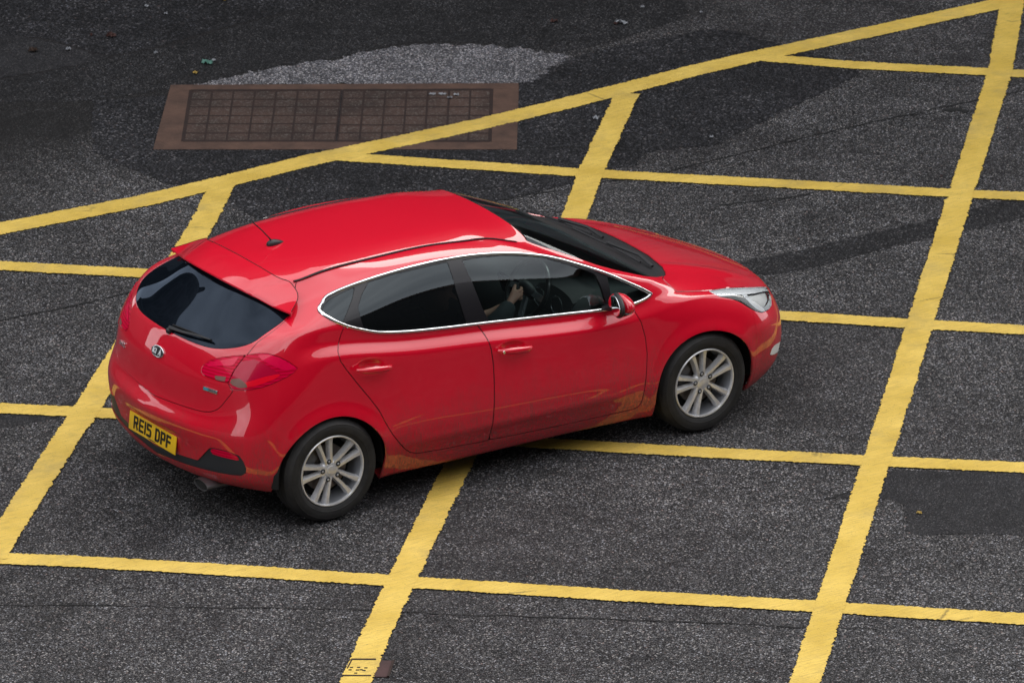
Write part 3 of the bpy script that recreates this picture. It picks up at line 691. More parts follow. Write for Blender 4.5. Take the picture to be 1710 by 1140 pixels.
# --- tailgate with its window
fRG = lambda s: np.where((s.D[:, 6] > 9.8) & (s.D[:, 7] > 6.5), sdf(s.px(), smooth_poly([(200,420),(300,400),(420,450),(492,505),(486,520),(482,526.5),(475,533.5),(464,542.5),(443,557),(428,568),(416.6,574),(400,579),(384,581.3),(366,582),(348,579.8),(324,572.2),(300,561.5),(279,551),(262,542.5),(240,530),(200,500)], 4))/M2P, .05)
rg, body = take(body, fRG, .0015)
TG = [(150,300),(500,440),(486,521),(480,532),(462,548),(446,560),(430,571),(420,583),(412.5,592),(392,618),(381,639.6),(384,648),(389,652.5),(384,660),(376,669.5),(370,677.5),(362,684),(352,687.3),(339,687.2),(325,683.5),(309,678.8),(284,670.5),(258.5,660.5),(238,649.5),(219,636),(150,590)]
tg, body = take(body, lambda s: pxpoly(s, TG, 0, lambda s: (s.D[:, 6] > 9.3) & (s.D[:, 7] > 3.2)), .0024)
tli, tg = take(tg, lambda s: pxpoly(s, TLi), .0018)
# --- windscreen, cowl, bonnet
WS = [(700,260),(740,322),(769,331),(798,344.5),(834,363.5),(870,386.5),(880,403),(909,413),(927,418.5),(962,430),(998,442.5),(1030,451),(1058,457),(1079,461.2),(1097,462.6),(1112,459.5),(1111,453),(1106,445),(1082,425),(1043,403),(998,383.5),(960,372),(900,300)]
fws = lambda s: np.where((s.D[:, 6] < 5.2) & (s.D[:, 7] > 7.6), sdf(s.px(), np.array(WS, float))/M2P, .05)
ws, body = take(body, fws, .0012)
CW = [(800,280),(891,363),(939,385),(998,415),(1043,437),(1088,461.5),(1112,470),(1125,450),(1100,380),(950,300)]
cowl, ws = take(ws, lambda s: sdf(s.px(), np.array(CW, float))/M2P, .0)
HD = [(1106.5,465),(1114,473),(1130,486.8),(1160,486.2),(1183,485),(1212,480.4),(1248,479),(1280,477.9),(1330,477),(1330,380),(900,250),(900,330),(960,372),(998,383.5),(1043,403),(1082,425),(1106,445),(1110,455)]
fHD = lambda s: np.maximum(np.where((s.D[:, 6] < 5.3) & (s.D[:, 7] > 5.0) & (s.D[:, 7] < 9.6), sdf(s.px(), np.array(HD, float))/M2P, .05), np.where(s.D[:, 0] > 3.3, .690 - s.D[:, 2], -.5))
fHD2 = lambda s: np.where((s.D[:, 6] < 4.0) & (s.D[:, 0] > 3.12) & (s.D[:, 7] > 5.2), .690 - s.D[:, 2], fHD(s))
hood, body = take(body, fHD2, .0030)
# --- bumpers
fFB = lambda s: np.where(s.D[:, 0] > 2.9, 3.02 + .06*np.clip(.6-s.D[:, 2], 0, 1) - s.D[:, 0], .2)
fbump, body = take(body, fFB, .0016)
fog, fbump = take(fbump, lambda s: np.where(s.D[:, 1] > .3, sdf(s.px(), np.array([(1286,593),(1289,583),(1294,576),(1304,570),(1308,580),(1301,588),(1292,593)], float))/M2P, .05), .0012)
fRB = lambda s: pxpoly(s, [(389,651),(402,651),(440,646.5),(466,637),(470,640),(482,700),(520,712),(470,900),(100,900),(100,480),(220,637)], 0, lambda s: (s.D[:, 6] > 9) & (s.D[:, 7] < 6))
rbump, body = take(body, fRB, 0)
INS = [(150,600),(184,655.5),(187,672),(192,686),(204,703),(218,722),(245,737),(291,756.5),(330,768.5),(340,758),(349,748.5),(356,747.5),(378,753),(399,760.5),(406,770),(411,782),(410,790),(403,794.5),(388,793.5),(369,790.5),(340,784),(309,775),(275,762),(240,748),(215,731),(196,710),(150,690)]
rins, rbump = take(rbump, lambda s: pxpoly(s, INS, 0, lambda s: vis(s) > -.2), .0012)

def side_obj(name, s, m, parent, sgn, off=0.0, rim=0.0, mats=None):
    """one panel on one side of the car; sgn -1 = street side"""
    D, T_ = s.D, s.T
    V = (D[:, :3] + D[:, 3:6]*off)*[1, sgn, 1]; N = D[:, 3:6]*[1, sgn, 1]
    F = T_[:, ::-1] if ((sgn < 0) != FLIP) else T_
    return finish(name, V, F, N, m, parent, rim)
def both_obj(name, s, m, parent, off=0.0, rim=0.0):
    """a panel that spans the car"""
    D, T_ = s.D, s.T; n = len(D); V1 = (D[:, :3]+D[:, 3:6]*off); V2 = V1*[1, -1, 1]; N = np.concatenate([D[:, 3:6], D[:, 3:6]*[1, -1, 1]])
    V = np.concatenate([V1, V2]); F1, F2 = (T_[:, ::-1], T_) if FLIP else (T_, T_[:, ::-1]); F = np.concatenate([F1, F2+n])
    c = np.where(D[:, 1] < 1e-6)[0]; mp = np.arange(2*n); mp[c+n] = c; F = mp[F]
    u, inv = np.unique(F, return_inverse=True); return finish(name, V[u], inv.reshape(-1, 3), N[u], m, parent, rim)
def finish(name, V, F, N, m, parent, rim):
    V, F, N = np.asarray(V), np.asarray(F), np.asarray(N)
    F = F[(F[:, 0] != F[:, 1]) & (F[:, 1] != F[:, 2]) & (F[:, 0] != F[:, 2])]
    if rim:      # turned-in edge so the panel has thickness
        E = np.concatenate([F[:, [0, 1]], F[:, [1, 2]], F[:, [2, 0]]]); key = np.sort(E, 1); _, inv, cnt = np.unique(key, axis=0, return_inverse=True, return_counts=True)
        be = E[cnt[inv.ravel()] == 1]
        be = be[~((np.abs(V[be[:, 0], 1]) < 1e-5) & (np.abs(V[be[:, 1], 1]) < 1e-5))]
        n0 = len(V); V = np.concatenate([V, V, V - N*rim]); N = np.concatenate([N, N, N])
        nb = len(be); F = np.concatenate([F, np.c_[be[:, 1]+n0, be[:, 0]+n0, be[:, 0]+2*n0], np.c_[be[:, 1]+n0, be[:, 0]+2*n0, be[:, 1]+2*n0]])
        u, inv = np.unique(F, return_inverse=True); V, F, N = V[u], inv.reshape(-1, 3), N[u]
    return mesh(name, V, F, m, parent, True, N=N)
def biggest(s):
    """keep the one connected piece that matters"""
    if len(s.T) == 0: return s
    lab = np.arange(len(s.D))
    while True:
        m = lab[s.T].min(1); new = lab.copy()
        for k in range(3): np.minimum.at(new, s.T[:, k], m)
        if (new == lab).all(): break
        lab = new
    l = lab[s.T[:, 0]]; u, c = np.unique(l, return_counts=True); return Sf(s.D, s.T[l == u[c.argmax()]]).compact()
def join(*ss):
    Ds, Ts, o = [], [], 0
    for s in ss: Ds.append(s.D); Ts.append(s.T+o); o += len(s.D)
    return Sf(np.concatenate(Ds), np.concatenate(Ts))

bo = both_obj('body', body, M['paint'], car, rim=.012)
parts_ = []; rest = chrome
for lv in (-.016, -.0125, -.0095, -.0065, -.003):
    i_, rest = cut(rest, fw(rest)-lv); parts_.append(i_)
chrome = join(*parts_, rest); u_, inv_ = np.unique(np.round(chrome.D[:, :3], 7), axis=0, return_inverse=True)
first = np.zeros(len(u_), int); first[inv_.ravel()[::-1]] = np.arange(len(chrome.D))[::-1]; chrome = Sf(chrome.D[first], inv_.ravel()[chrome.T])
dch = np.clip(-fw(chrome)/.019, 0, 1); CB = .0015 + .0085*np.sqrt(np.clip(1-(2*dch-1)**2, 0, 1))
for sgn in (-1, 1):
    V_c = (chrome.D[:, :3] + chrome.D[:, 3:6]*CB[:, None])*[1, sgn, 1]; F_c = chrome.T[:, ::-1] if ((sgn < 0) != FLIP) else chrome.T
    F_c = F_c[(F_c[:, 0] != F_c[:, 1]) & (F_c[:, 1] != F_c[:, 2]) & (F_c[:, 0] != F_c[:, 2])]
    mesh('window_trim', V_c, F_c, M['chrome'], car); side_obj('pillar_trim', inner, M['pillar'], car, sgn, rim=.004)
both_obj('panel_gap', join(*SEAMS), M['seam'], bo, off=-.006)
DOORS = []
for sgn in (-1, 1):
    for s, gk, nm in ((door_f, 'f', 'front'), (door_r, 'r', 'rear')):
        d_ = side_obj('door', s, M['paint'], car, sgn, rim=.012); DOORS.append(d_)
        side_obj('window', gl[gk], M['glass'] if nm == 'front' else M['glass_dark'], d_, sgn, off=-.003)
        hx, hz, _ = HND[0] if nm == 'rear' else HND[1]
        # handle: bar bridging the cup
        mb = MB(); pts = []
        for t in np.linspace(0, 1, 17):
            x = hx - .118 + .236*t; z = hz + .016 - .021*t + .000
            y = .866 + .036*math.sin(PI*t)**.4
            pts.append((x, sgn*y, z))
        def pf(i, t):
            k = math.sin(PI*min(max(t, .02), .98))**.35; hh = .0185*k + .003; w = .0125*k+.003
            return [(w*math.cos(2*PI*j/12), hh*math.sin(2*PI*j/12)) for j in range(12)]
        mb.sweep(pts, pf, up=(0, 0, 1)); hd = mb.build('handle', M['paint'], d_)
        if nm == 'front':
            mb = MB(); mb.lathe([(0, 0), (.0085, 0), (.0095, .004), (.0, .004)], 'y', 20, (hx-.098, sgn*.898 - (0 if sgn > 0 else .004), hz+.0135)); mb.build('lock', M['chrome'], hd)
    side_obj('quarter_window', gl['q'], M['glass_dark'], car, sgn, off=-.003)
    side_obj('quarter_window', gl['t'], M['glass'], car, sgn, off=-.003)
wsb = both_obj('windscreen', ws, M['glass_screen'], car, off=-.002)
both_obj('cowl', cowl, M['black_plastic'], car, off=-.008, rim=.01)
both_obj('bonnet', hood, M['paint'], car, rim=.01)
fbo = both_obj('bumper', fbump, M['paint'], car, rim=.012)
for sgn in (-1, 1): side_obj('fog_lamp', fog, M['lamp_silver'], fbo, sgn, off=-.004, rim=.004)
rb = both_obj('bumper', rbump, M['paint'], car, rim=.012)
both_obj('bumper_insert', rins, M['grey_plastic'], rb, off=-.006, rim=.004)
tgo = both_obj('tailgate', tg, M['paint'], car, rim=.012)
both_obj('rear_window', rg, M['glass_rear'], tgo, off=-.002)
for sgn in (-1, 1):
    s1, _ = cut(rins, pxpoly(rins, [(351,750.5),(353,749.5),(364,751),(380,755),(393,760),(400,768),(398,769),(385,766.5),(365,761.5),(352,757)])); side_obj('reflector', s1, M['lamp_red'], rb, sgn, off=-.002, rim=.004)
# lamps: clear lens over shaped insides
for sgn in (-1, 1):
    t_ = side_obj('taillight', tlo, M['lamp_red'], car, sgn, off=.003, rim=.012)
    s1, s2 = cut(tlo, pxpoly(tlo, [(392,619),(402,604),(425,600),(440,606),(455,616),(470,625),(458,633),(440,640),(425,645),(400,648),(384,640)]))
    u1, u2 = cut(s1, pxpoly(s1, [(380,634),(399,631),(412,641),(414,652),(380,652)]))
    v1, v2 = cut(u2, pxpoly(u2, [(405,640),(425,634),(445,628),(466,624),(478,630),(455,640),(425,648),(412,650)]))
    side_obj('indicator_lens', u1, M['lamp_amber'], t_, sgn, off=.0045); side_obj('reflector', v1, M['lamp_bright'], t_, sgn, off=.0045); side_obj('inner_lens', v2, M['lamp_dark'], t_, sgn, off=.0042)
    w1, w2 = cut(s2, pxpoly(s2, [(430,593),(450,592),(470,599),(495,614),(478,619),(460,613),(440,603)])); side_obj('upper_lens', w1, M['lamp_pink'], t_, sgn, off=.0042)
    t_ = side_obj('tailgate_lamp', tli, M['lamp_red'], tgo, sgn, off=.003, rim=.01)
    s1, _ = cut(tli, pxpoly(tli, [(359,627),(378,629),(376,637),(360,634)])); side_obj('reversing_lens', s1, M['lamp_amber'], t_, sgn, off=.0045)
    s1, _ = cut(tli, pxpoly(tli, [(343,612),(352,604.5),(400,596),(390,610)])); side_obj('upper_lens', s1, M['lamp_pink'], t_, sgn, off=.0043)
    h_ = side_obj('headlight', hl, M['lamp_housing'], car, sgn, off=-.040, rim=.0)
    s1, r1 = cut(hl, pxpoly(hl, [(1180,485),(1212,478),(1300,470),(1292,483),(1276,484.5),(1262,487.5),(1240,490),(1216,492.5),(1200,494.5),(1190,492)])); side_obj('lamp_strip', biggest(s1), M['lamp_white'], h_, sgn, off=-.010)
    w1, r1 = cut(r1, pxpoly(r1, [(1190,493.5),(1241,490.5),(1248,497),(1256,506),(1266,515),(1276,519.5),(1272,526),(1262,522),(1236,508),(1200,497)])); side_obj('bezel', biggest(w1), M['lamp_housing'], h_, sgn, off=-.012)
    u1, r1 = cut(r1, pxpoly(r1, [(1240,489),(1249,489),(1255,497),(1262,505.5),(1271,511.5),(1279,512),(1284,506),(1287,498),(1294,498),(1292,520),(1272,524),(1262,516),(1252,506)])); side_obj('light_guide', biggest(u1), M['lamp_white'], h_, sgn, off=-.012)
    side_obj('reflector', biggest(r1), M['lamp_silver'], h_, sgn, off=-.026)
    for bx, bz_ in (((3.20, .615, .66), .026), ((3.13, .665, .655), .018)):
        mb = MB(); mb.ball((bx[0]-.035, sgn*bx[1]*.985, bx[2]), (bz_, bz_, bz_*1.3), 18); mb.build('bulb', M['lamp_silver'], h_)
    side_obj('lens', hl, M['glass_clear'], h_, sgn, off=.001, rim=.012)

# --- roof panel between the ditch lines (Coons patch)
g9 = G[-1]; jA = sum(USEG[:4]); jB = sum(USEG[:10])
head = g9[:jA+1]; sidec = g9[jA:jB+1]; rearc = g9[jB:][::-1]
cx = np.array([(-.105, 1.398), (.1, 1.411), (.35, 1.424), (.65, 1.435), (.95, 1.437), (1.25, 1.428), (1.56, 1.408)])
nt_ = len(sidec); tt = np.linspace(0, 1, nt_)
crown = np.interp; 
from numpy.polynomial import polynomial as Pn
pc = np.polyfit(cx[:, 0], cx[:, 1], 4)
ns_ = 29; ss = np.linspace(0, 1, ns_)
def resample(c, t):
    L_ = np.r_[0, np.cumsum(np.linalg.norm(np.diff(c, axis=0), axis=1))]; L_ /= L_[-1]
    return np.stack([np.interp(t, L_, c[:, k]) for k in range(3)], 1)
hd_, rr_ = resample(head, ss), resample(rearc, ss)
t_s = np.r_[0, np.cumsum(np.linalg.norm(np.diff(sidec, axis=0), axis=1))]; t_s /= t_s[-1]
cen = np.stack([hd_[0, 0]+(rr_[0, 0]-hd_[0, 0])*t_s, np.zeros(nt_), np.zeros(nt_)], 1); cen[:, 2] = np.polyval(pc, cen[:, 0])
cen[:, 2] += (hd_[0, 2]-cen[0, 2])*(1-t_s) + (rr_[0, 2]-cen[-1, 2])*t_s
RP = np.zeros((nt_, ns_, 3)); s_ = ss[None, :, None]; t_ = t_s[:, None, None]
bz = (ss**2.3)[None, :, None]
xy = (1-s_)*cen[:, None] + s_*sidec[:, None] + (1-t_)*hd_[None] + t_*rr_[None] - ((1-s_)*(1-t_)*hd_[0] + s_*(1-t_)*hd_[-1] + (1-s_)*t_*rr_[0] + s_*t_*rr_[-1])
zz = (1-bz)*cen[:, None] + bz*sidec[:, None] + (1-t_)*hd_[None] + t_*rr_[None] - ((1-bz)*(1-t_)*hd_[0] + bz*(1-t_)*hd_[-1] + (1-bz)*t_*rr_[0] + bz*t_*rr_[-1])
RP[..., :2] = xy[..., :2]; RP[..., 2] = zz[..., 2]
for _ in range(30):
    Q = RP.copy(); Q[1:-1, 1:-1, 2] = .25*(RP[:-2, 1:-1, 2]+RP[2:, 1:-1, 2]+RP[1:-1, :-2, 2]+RP[1:-1, 2:, 2]); Q[1:-1, 0, 2] = .25*(RP[:-2, 0, 2]+RP[2:, 0, 2]+2*RP[1:-1, 1, 2]); RP[..., 2] = RP[..., 2]*.6+Q[..., 2]*.4
def roofz(x, y):
    d = (RP[..., 0]-x)**2 + (RP[..., 1]-abs(y))**2; i = np.unravel_index(d.argmin(), d.shape); return RP[i][2]
FULLR = np.concatenate([RP[:, ::-1]*[1, -1, 1], RP[:, 1:]], 1)
def grid_faces(a, b): 
    I = np.arange(a*b).reshape(a, b); return np.c_[I[:-1, :-1].ravel(), I[:-1, 1:].ravel(), I[1:, 1:].ravel(), I[1:, :-1].ravel()]
me_r = mesh('roof', FULLR.reshape(-1, 3), grid_faces(*FULLR.shape[:2]), M['paint'], car)
for sgn in (-1, 1):     # ditch strips along the roof edges
    mb = MB(); mb.sweep([(p[0], sgn*p[1], p[2]+.001) for p in sidec[8:-2:3]], [(-.010, 0), (-.010, .003), (.010, .003), (.010, 0)]); mb.build('roof_strip', M['black_plastic'], me_r)
mb = MB(); mb.sweep([(p[0]+.001, p[1], p[2]-.001) for p in np.concatenate([(head*[1, -1, 1])[::-1], head[1:]])], [(-.004, -.002), (-.004, .002), (.004, .002), (.004, -.002)]); mb.build('roof_seal', M['seam'], me_r)
# antenna
ax_, az_ = .146, roofz(.146, 0)
mb = MB(); mb.ball((ax_+.018, 0, az_+.002), (.058, .024, .027), 20, fn=lambda p: Vector((p.x, p.y*(1-.35*p.x), max(p.z, -.1)*(1-.45*p.x)))); an = mb.build('antenna_base', M['black_plastic'], me_r)
mb = MB(); mb.tube([(ax_+.0, 0, az_+.018), (ax_-.07, 0, az_+.098), (ax_-.143, 0, az_+.170)], lambda t: .0042-.0008*t, 8); mb.build('antenna_mast', M['black_plastic'], an)
# spoiler
Fc = smooth_poly([(-.103, 0, 1.399), (-.093, .22, 1.389), (-.063, .38, 1.363), (-.022, .440, 1.347), (-.020, .49, 1.329), (-.026, .535, 1.310), (-.044, .57, 1.292), (-.075, .60, 1.274), (-.135, .643, 1.249)], 5, False)
Gc = smooth_poly([(-.300, 0, 1.329), (-.293, .15, 1.325), (-.264, .30, 1.308), (-.243, .37, 1.296), (-.222, .42, 1.284), (-.200, .47, 1.268), (-.180, .52, 1.255), (-.161, .59, 1.248), (-.145, .655, 1.244)], 5, False)
m_ = len(Fc); rows = []
for t in np.linspace(0, 1, 9):
    r_ = Fc*(1-t)+Gc*t; r_[:, 2] += .006*math.sin(PI*t)*np.clip(1-np.arange(m_)/m_, .1, 1) + .003; rows.append(r_)
rows.append(Gc + [-.002, 0, -.005]); rows.append(Gc + [.006, 0, -.013])
rows.append(Fc*.35+Gc*.65 + [0, 0, -.022]); rows.append(Fc*.9+Gc*.1+[0, 0, -.03])
SP = np.array(rows); SPf = np.concatenate([SP[:, ::-1]*[1, -1, 1], SP[:, 1:]], 1)
spo = mesh('spoiler', SPf.reshape(-1, 3), grid_faces(*SPf.shape[:2]), M['paint'], tgo, sharp=50)
for lst, off in ((Fc, .0045),):
    mb = MB(); L2 = np.concatenate([(lst*[1, -1, 1])[::-1], lst[1:]]); mb.tube([(p[0]+.0015, p[1], p[2]+off-.0008) for p in L2], .0022, 6); mb.build('spoiler_gap', M['seam'], spo)
# rear wiper
def rearx(y, z):     # tail surface at this height
    sel = D0[D0[:, 6] > 9.5]; i = ((sel[:, 1]-abs(y))**2 + (sel[:, 2]-z)**2 + (sel[:, 0] > 0)*9).argmin(); return sel[i]
def on_rear(px, lift):
    best = None; sel = D0[(D0[:, 6] > 9.3)]; p = proj(sel[:, :3]*[1, -1, 1]); p2 = proj(sel[:, :3]); 
    d1 = ((p-px)**2).sum(1); d2 = ((p2-px)**2).sum(1)
    if d1.min() <= d2.min(): s = sel[d1.argmin()]; P_ = s[:3]*[1, -1, 1]; N_ = s[3:6]*[1, -1, 1]
    else: s = sel[d2.argmin()]; P_, N_ = s[:3], s[3:6]
    return P_ + N_*lift, N_
mb = MB(); A = [on_rear(q, .022)[0] for q in ((288, 551), (310, 558), (332, 565), (354, 571))]
mb.sweep(A, lambda i, t: [(.009*(1-.6*t), -.006), (.009*(1-.6*t), .006), (-.009*(1-.6*t), .006), (-.009*(1-.6*t), -.006)], up=(-.8, 0, .6)); wo = mb.build('wiper', M['black_plastic'], tgo)
mb = MB(); A = [on_rear(q, .010)[0] for q in ((292, 546), (320, 556), (357, 570.5))]; mb.tube(A, .005, 6); mb.build('wiper_blade', M['black'], wo)
mb = MB(); p0, n0 = on_rear((284, 552), .008); mb.ball(p0, (.02, .02, .02), 14); mb.build('wiper_pivot', M['black_plastic'], wo)

# text helper
def text(name, body_, size, m, parent, origin, ex, ey, sx=1.0, thick=.001, spacing=1.0, bold=0):
    cu = bpy.data.curves.new(name, 'FONT'); cu.body = body_; cu.size = size; cu.align_x = 'CENTER'; cu.align_y = 'CENTER'; cu.extrude = thick; cu.space_character = spacing; cu.offset = bold
    tmp = bpy.data.objects.new('tmp', cu); C.objects.link(tmp); dg = bpy.context.evaluated_depsgraph_get(); me = bpy.data.meshes.new_from_object(tmp.evaluated_get(dg)); bpy.data.objects.remove(tmp)
    ex = Vector(ex).normalized(); ey = Vector(ey).normalized(); ez = ex.cross(ey); ey = ez.cross(ex)
    for v in me.vertices: v.co = Vector(origin) + ex*(v.co.x*sx) + ey*v.co.y + ez*v.co.z
    me.materials.clear(); return link(name, me, m, parent, False)
# number plate
pcx, pcz = -.680, .4095; tilt = math.radians(6)
ey_ = Vector((math.sin(tilt), 0, math.cos(tilt))); pc_ = Vector((pcx, 0, pcz)); ezp = Vector((0, -1, 0)).cross(ey_)
mb = MB(); mb.box((0, 0, 0), (.52, .111, .006), bev=.0028, seg=2)
pl_ = mb.build('number_plate', M['plate'], rb)
for v in pl_.data.vertices: v.co = pc_ + Vector((0, -1, 0))*v.co.x + ey_*v.co.y + ezp*v.co.z
def glyphs(txt, h, w, st, gapc, space):
    """plain block letters drawn from strokes, as on British plates"""
    o = h/2; out = []; x = 0
    def bar(a, b): out.append((a, b))
    for ch in txt:
        if ch == ' ': x += space; continue
        cw = w if ch != '1' else st; l, r, t, b = x+st/2, x+cw-st/2, h-st/2, st/2; m_ = h/2
        S_ = {'R': [[(l, b), (l, t)], [(l, t), (r-.004, t), (r, t-.006), (r, m_+.004), (r-.004, m_), (l, m_)], [(l+.018, m_), (r, b)]],
              'E': [[(r, t), (l, t), (l, b), (r, b)], [(l, m_), (r-.004, m_)]], '1': [[(l, b), (l, t)]],
              '5': [[(r, t), (l, t), (l, m_+.004), (r-.006, m_+.004), (r, m_-.004), (r, b+.008), (r-.006, b), (l, b)]],
              'D': [[(l, b), (l, t), (r-.010, t), (r, t-.012), (r, b+.012), (r-.010, b), (l, b)]],
              'P': [[(l, b), (l, t), (r-.004, t), (r, t-.006), (r, m_+.002), (r-.004, m_-.004), (l, m_-.004)]],
              'F': [[(r, t), (l, t), (l, b)], [(l, m_), (r-.004, m_)]],
              'K': [[(l, b), (l, t)], [(r, t), (l, m_)], [(l+.001, m_), (r, b)]], 'I': [[(l, b), (l, t)]], 'A': [[(l, b), ((l+r)/2, t), (r, b)]]}[ch]
        out += [(pts, x) for pts in S_]; x += cw + gapc
    return [p for p, _ in out], x-gapc
def letters(name, txt, h, w, st, gapc, space, m, parent, origin, ex, ey, thick=.0012):
    stro, tw = glyphs(txt, h, w, st, gapc, space); ex = Vector(ex).normalized(); ey = Vector(ey).normalized(); ez = ex.cross(ey); mb = MB(); k = 0
    for pts in stro:
        P2 = [np.array(p) for p in pts]; k += 1; Ls, Rs = [], []
        for i, p in enumerate(P2):
            d1 = P2[i]-P2[i-1] if i else P2[1]-P2[0]; d2 = P2[i+1]-P2[i] if i < len(P2)-1 else d1
            d1 = d1/np.linalg.norm(d1); d2 = d2/np.linalg.norm(d2); n1 = np.array([-d1[1], d1[0]]); n2 = np.array([-d2[1], d2[0]])
            n = n1+n2; n /= max(n @ n1, .5)*np.linalg.norm(n)/np.linalg.norm(n) if True else 1; n = (n1+n2)/(1+n1 @ n2)
            e = 0
            if i == 0: e = -st/2
            if i == len(P2)-1: e = st/2
            q = p + d1*e if i else p - d2*st/2
            Ls.append(q+n*st/2); Rs.append(q-n*st/2)
        z = .0002*k; pos = lambda q, zz: Vector(origin) + ex*(q[0]-tw/2) + ey*(q[1]-h/2) + ez*zz
        for i in range(len(Ls)-1):
            mb.poly([pos(Ls[i], 0), pos(Rs[i], 0), pos(Rs[i+1], 0), pos(Ls[i+1], 0)], 0, ez*(thick+z))
    return mb.build(name, m, parent, smooth=False)
letters('plate_text', 'RE15 DPF', .079, .050, .014, .011, .033, M['plate_text'], pl_, pc_+ezp*.0032+ey_*.002, (0, -1, 0), ey_)
mb = MB(); mb.box((0, 0, 0), (.085, .0045, .001)); mk_ = mb.build('plate_maker_line', M['plate_text'], pl_, False)
for v in mk_.data.vertices: v.co = pc_ + ezp*(.0033+v.co.z) + ey_*(v.co.y-.0475) + Vector((0, -1, 0))*v.co.x
# badges
def badge_frame(px, lift=.004):
    p, n = on_rear(px, lift); n = Vector(n); ex = Vector((0, -1, 0)); ex = (ex - n*ex.dot(n)).normalized(); ey = n.cross(ex); return Vector(p), ex, ey, n
p, ex, ey, n = badge_frame((265, 587))
def disc(name, p, ex, ey, n, a, b, th, m, parent, ring=None):
    mb = MB(); k = 40; pr = [(0, th*.6), (.8, th*.95), (.93, th), (1, th*.5), (1, -th)] if ring is None else ring
    for i in range(k):
        pass
    rows = [[mb.bm.verts.new(p + ex*(a*r*math.cos(2*PI*i/k)) + ey*(b*r*math.sin(2*PI*i/k)) + n*h) for r, h in pr] for i in range(k)]
    for i in range(k):
        A, B = rows[i], rows[(i+1) % k]
        for j in range(len(pr)-1): mb.bm.faces.new((A[j], A[j+1], B[j+1], B[j]))
    return mb.build(name, m, parent)
bd = disc('badge', p, ex, ey, n, .066, .034, .004, M['chrome'], tgo)
bfield = disc('badge_field', p, ex, ey, n, .058, .027, .006, M['black_plastic'], bd)
letters('badge_text', 'KIA', .032, .026, .0075, .006, .01, M['badge_white'], bd, p+n*.0052, ex, ey, .002)
p, ex, ey, n = badge_frame((350, 650))
mb = MB(); mb.box((0, 0, 0), (.105, .022, .004), bev=.0018); b_ = mb.build('badge', M['chrome'], tgo)
for v in b_.data.vertices: v.co = p + ex*v.co.x + ey*v.co.y + n*v.co.z
mb = MB(); mb.box((0, 0, 0), (.035, .015, .002)); b2 = mb.build('badge_field', M['badge_teal'], b_, False)
for v in b2.data.vertices: v.co = p + ex*(v.co.x-.03) + ey*v.co.y + n*(v.co.z+.002)
p, n = on_rear((206, 573), .004); n = Vector(n); 
p = Vector(p); ex = Vector((0, -1, 0)); ex = (ex-n*ex.dot(n)).normalized(); ey = n.cross(ex)
text('badge_text', "cee'd", .050, M['chrome'], tgo, p, ex, ey, 1.0, .002)
# exhaust
mb = MB(); c_ = np.array([-.60, -.47, .238]); 
def oval(rx, rz, x): return [(x, -.455+rx*math.cos(2*PI*k/28), .226+rz*math.sin(2*PI*k/28)) for k in range(28)]
rows = [oval(.070, .030, -.35), oval(.074, .032, -.625), oval(.074, .032, -.635), oval(.069, .027, -.635), oval(.064, .024, -.50)]
vs = [[mb.bm.verts.new(q) for q in r] for r in rows]
for A, B in zip(vs[:-1], vs[1:]):
    for k in range(28): mb.bm.faces.new((A[k], A[(k+1) % 28], B[(k+1) % 28], B[k]))
mb.bm.faces.new(vs[-1]); ex_ = mb.build('exhaust_pipe', mat('dull_steel', (.22, .22, .23), .42, .9), car)

def merge(a, b):
    n0 = len(a.data.materials); bm = bmesh.new(); bm.from_mesh(a.data); k = len(bm.faces); bm.from_mesh(b.data); bm.faces.ensure_lookup_table()
    for f in bm.faces[k:]: f.material_index = n0
    bm.to_mesh(a.data); bm.free(); a.data.materials.append(b.data.materials[0]); bpy.data.objects.remove(b)
for o in [o for o in C.objects if o.name in ('plate_text', 'plate_maker_line')]: merge(pl_, o)
for o in [o for o in C.objects if o.name == 'badge_text']: merge(bfield, o)
mb = MB(); mb.poly([(-.628, -.455+.066*math.cos(2*PI*k/28), .226+.025*math.sin(2*PI*k/28)) for k in range(28)], 0, (.02, 0, 0)); mb.build('bore', M['black'], ex_, False)
# --- wheel arches' dark liners, floor
for sgn in (-1, 1):
    for ax in (-.005, 2.645):
        mb = MB(); mb.lathe([(.355, sgn*.862), (.378, sgn*.845), (.378, sgn*.55), (.0, sgn*.55)], 'y', 48, (ax, 0, .316), ang=(math.radians(-7), math.radians(187))); mb.build('wheel_arch_liner', M['black'], car)
mb = MB(); mb.box((1.33, 0, .215), (1.85, 1.46, .05)); mb.box((1.5, 0, .26), (3.6, 1.0, .10)); mb.build('floor_pan', M['black'], car, False)

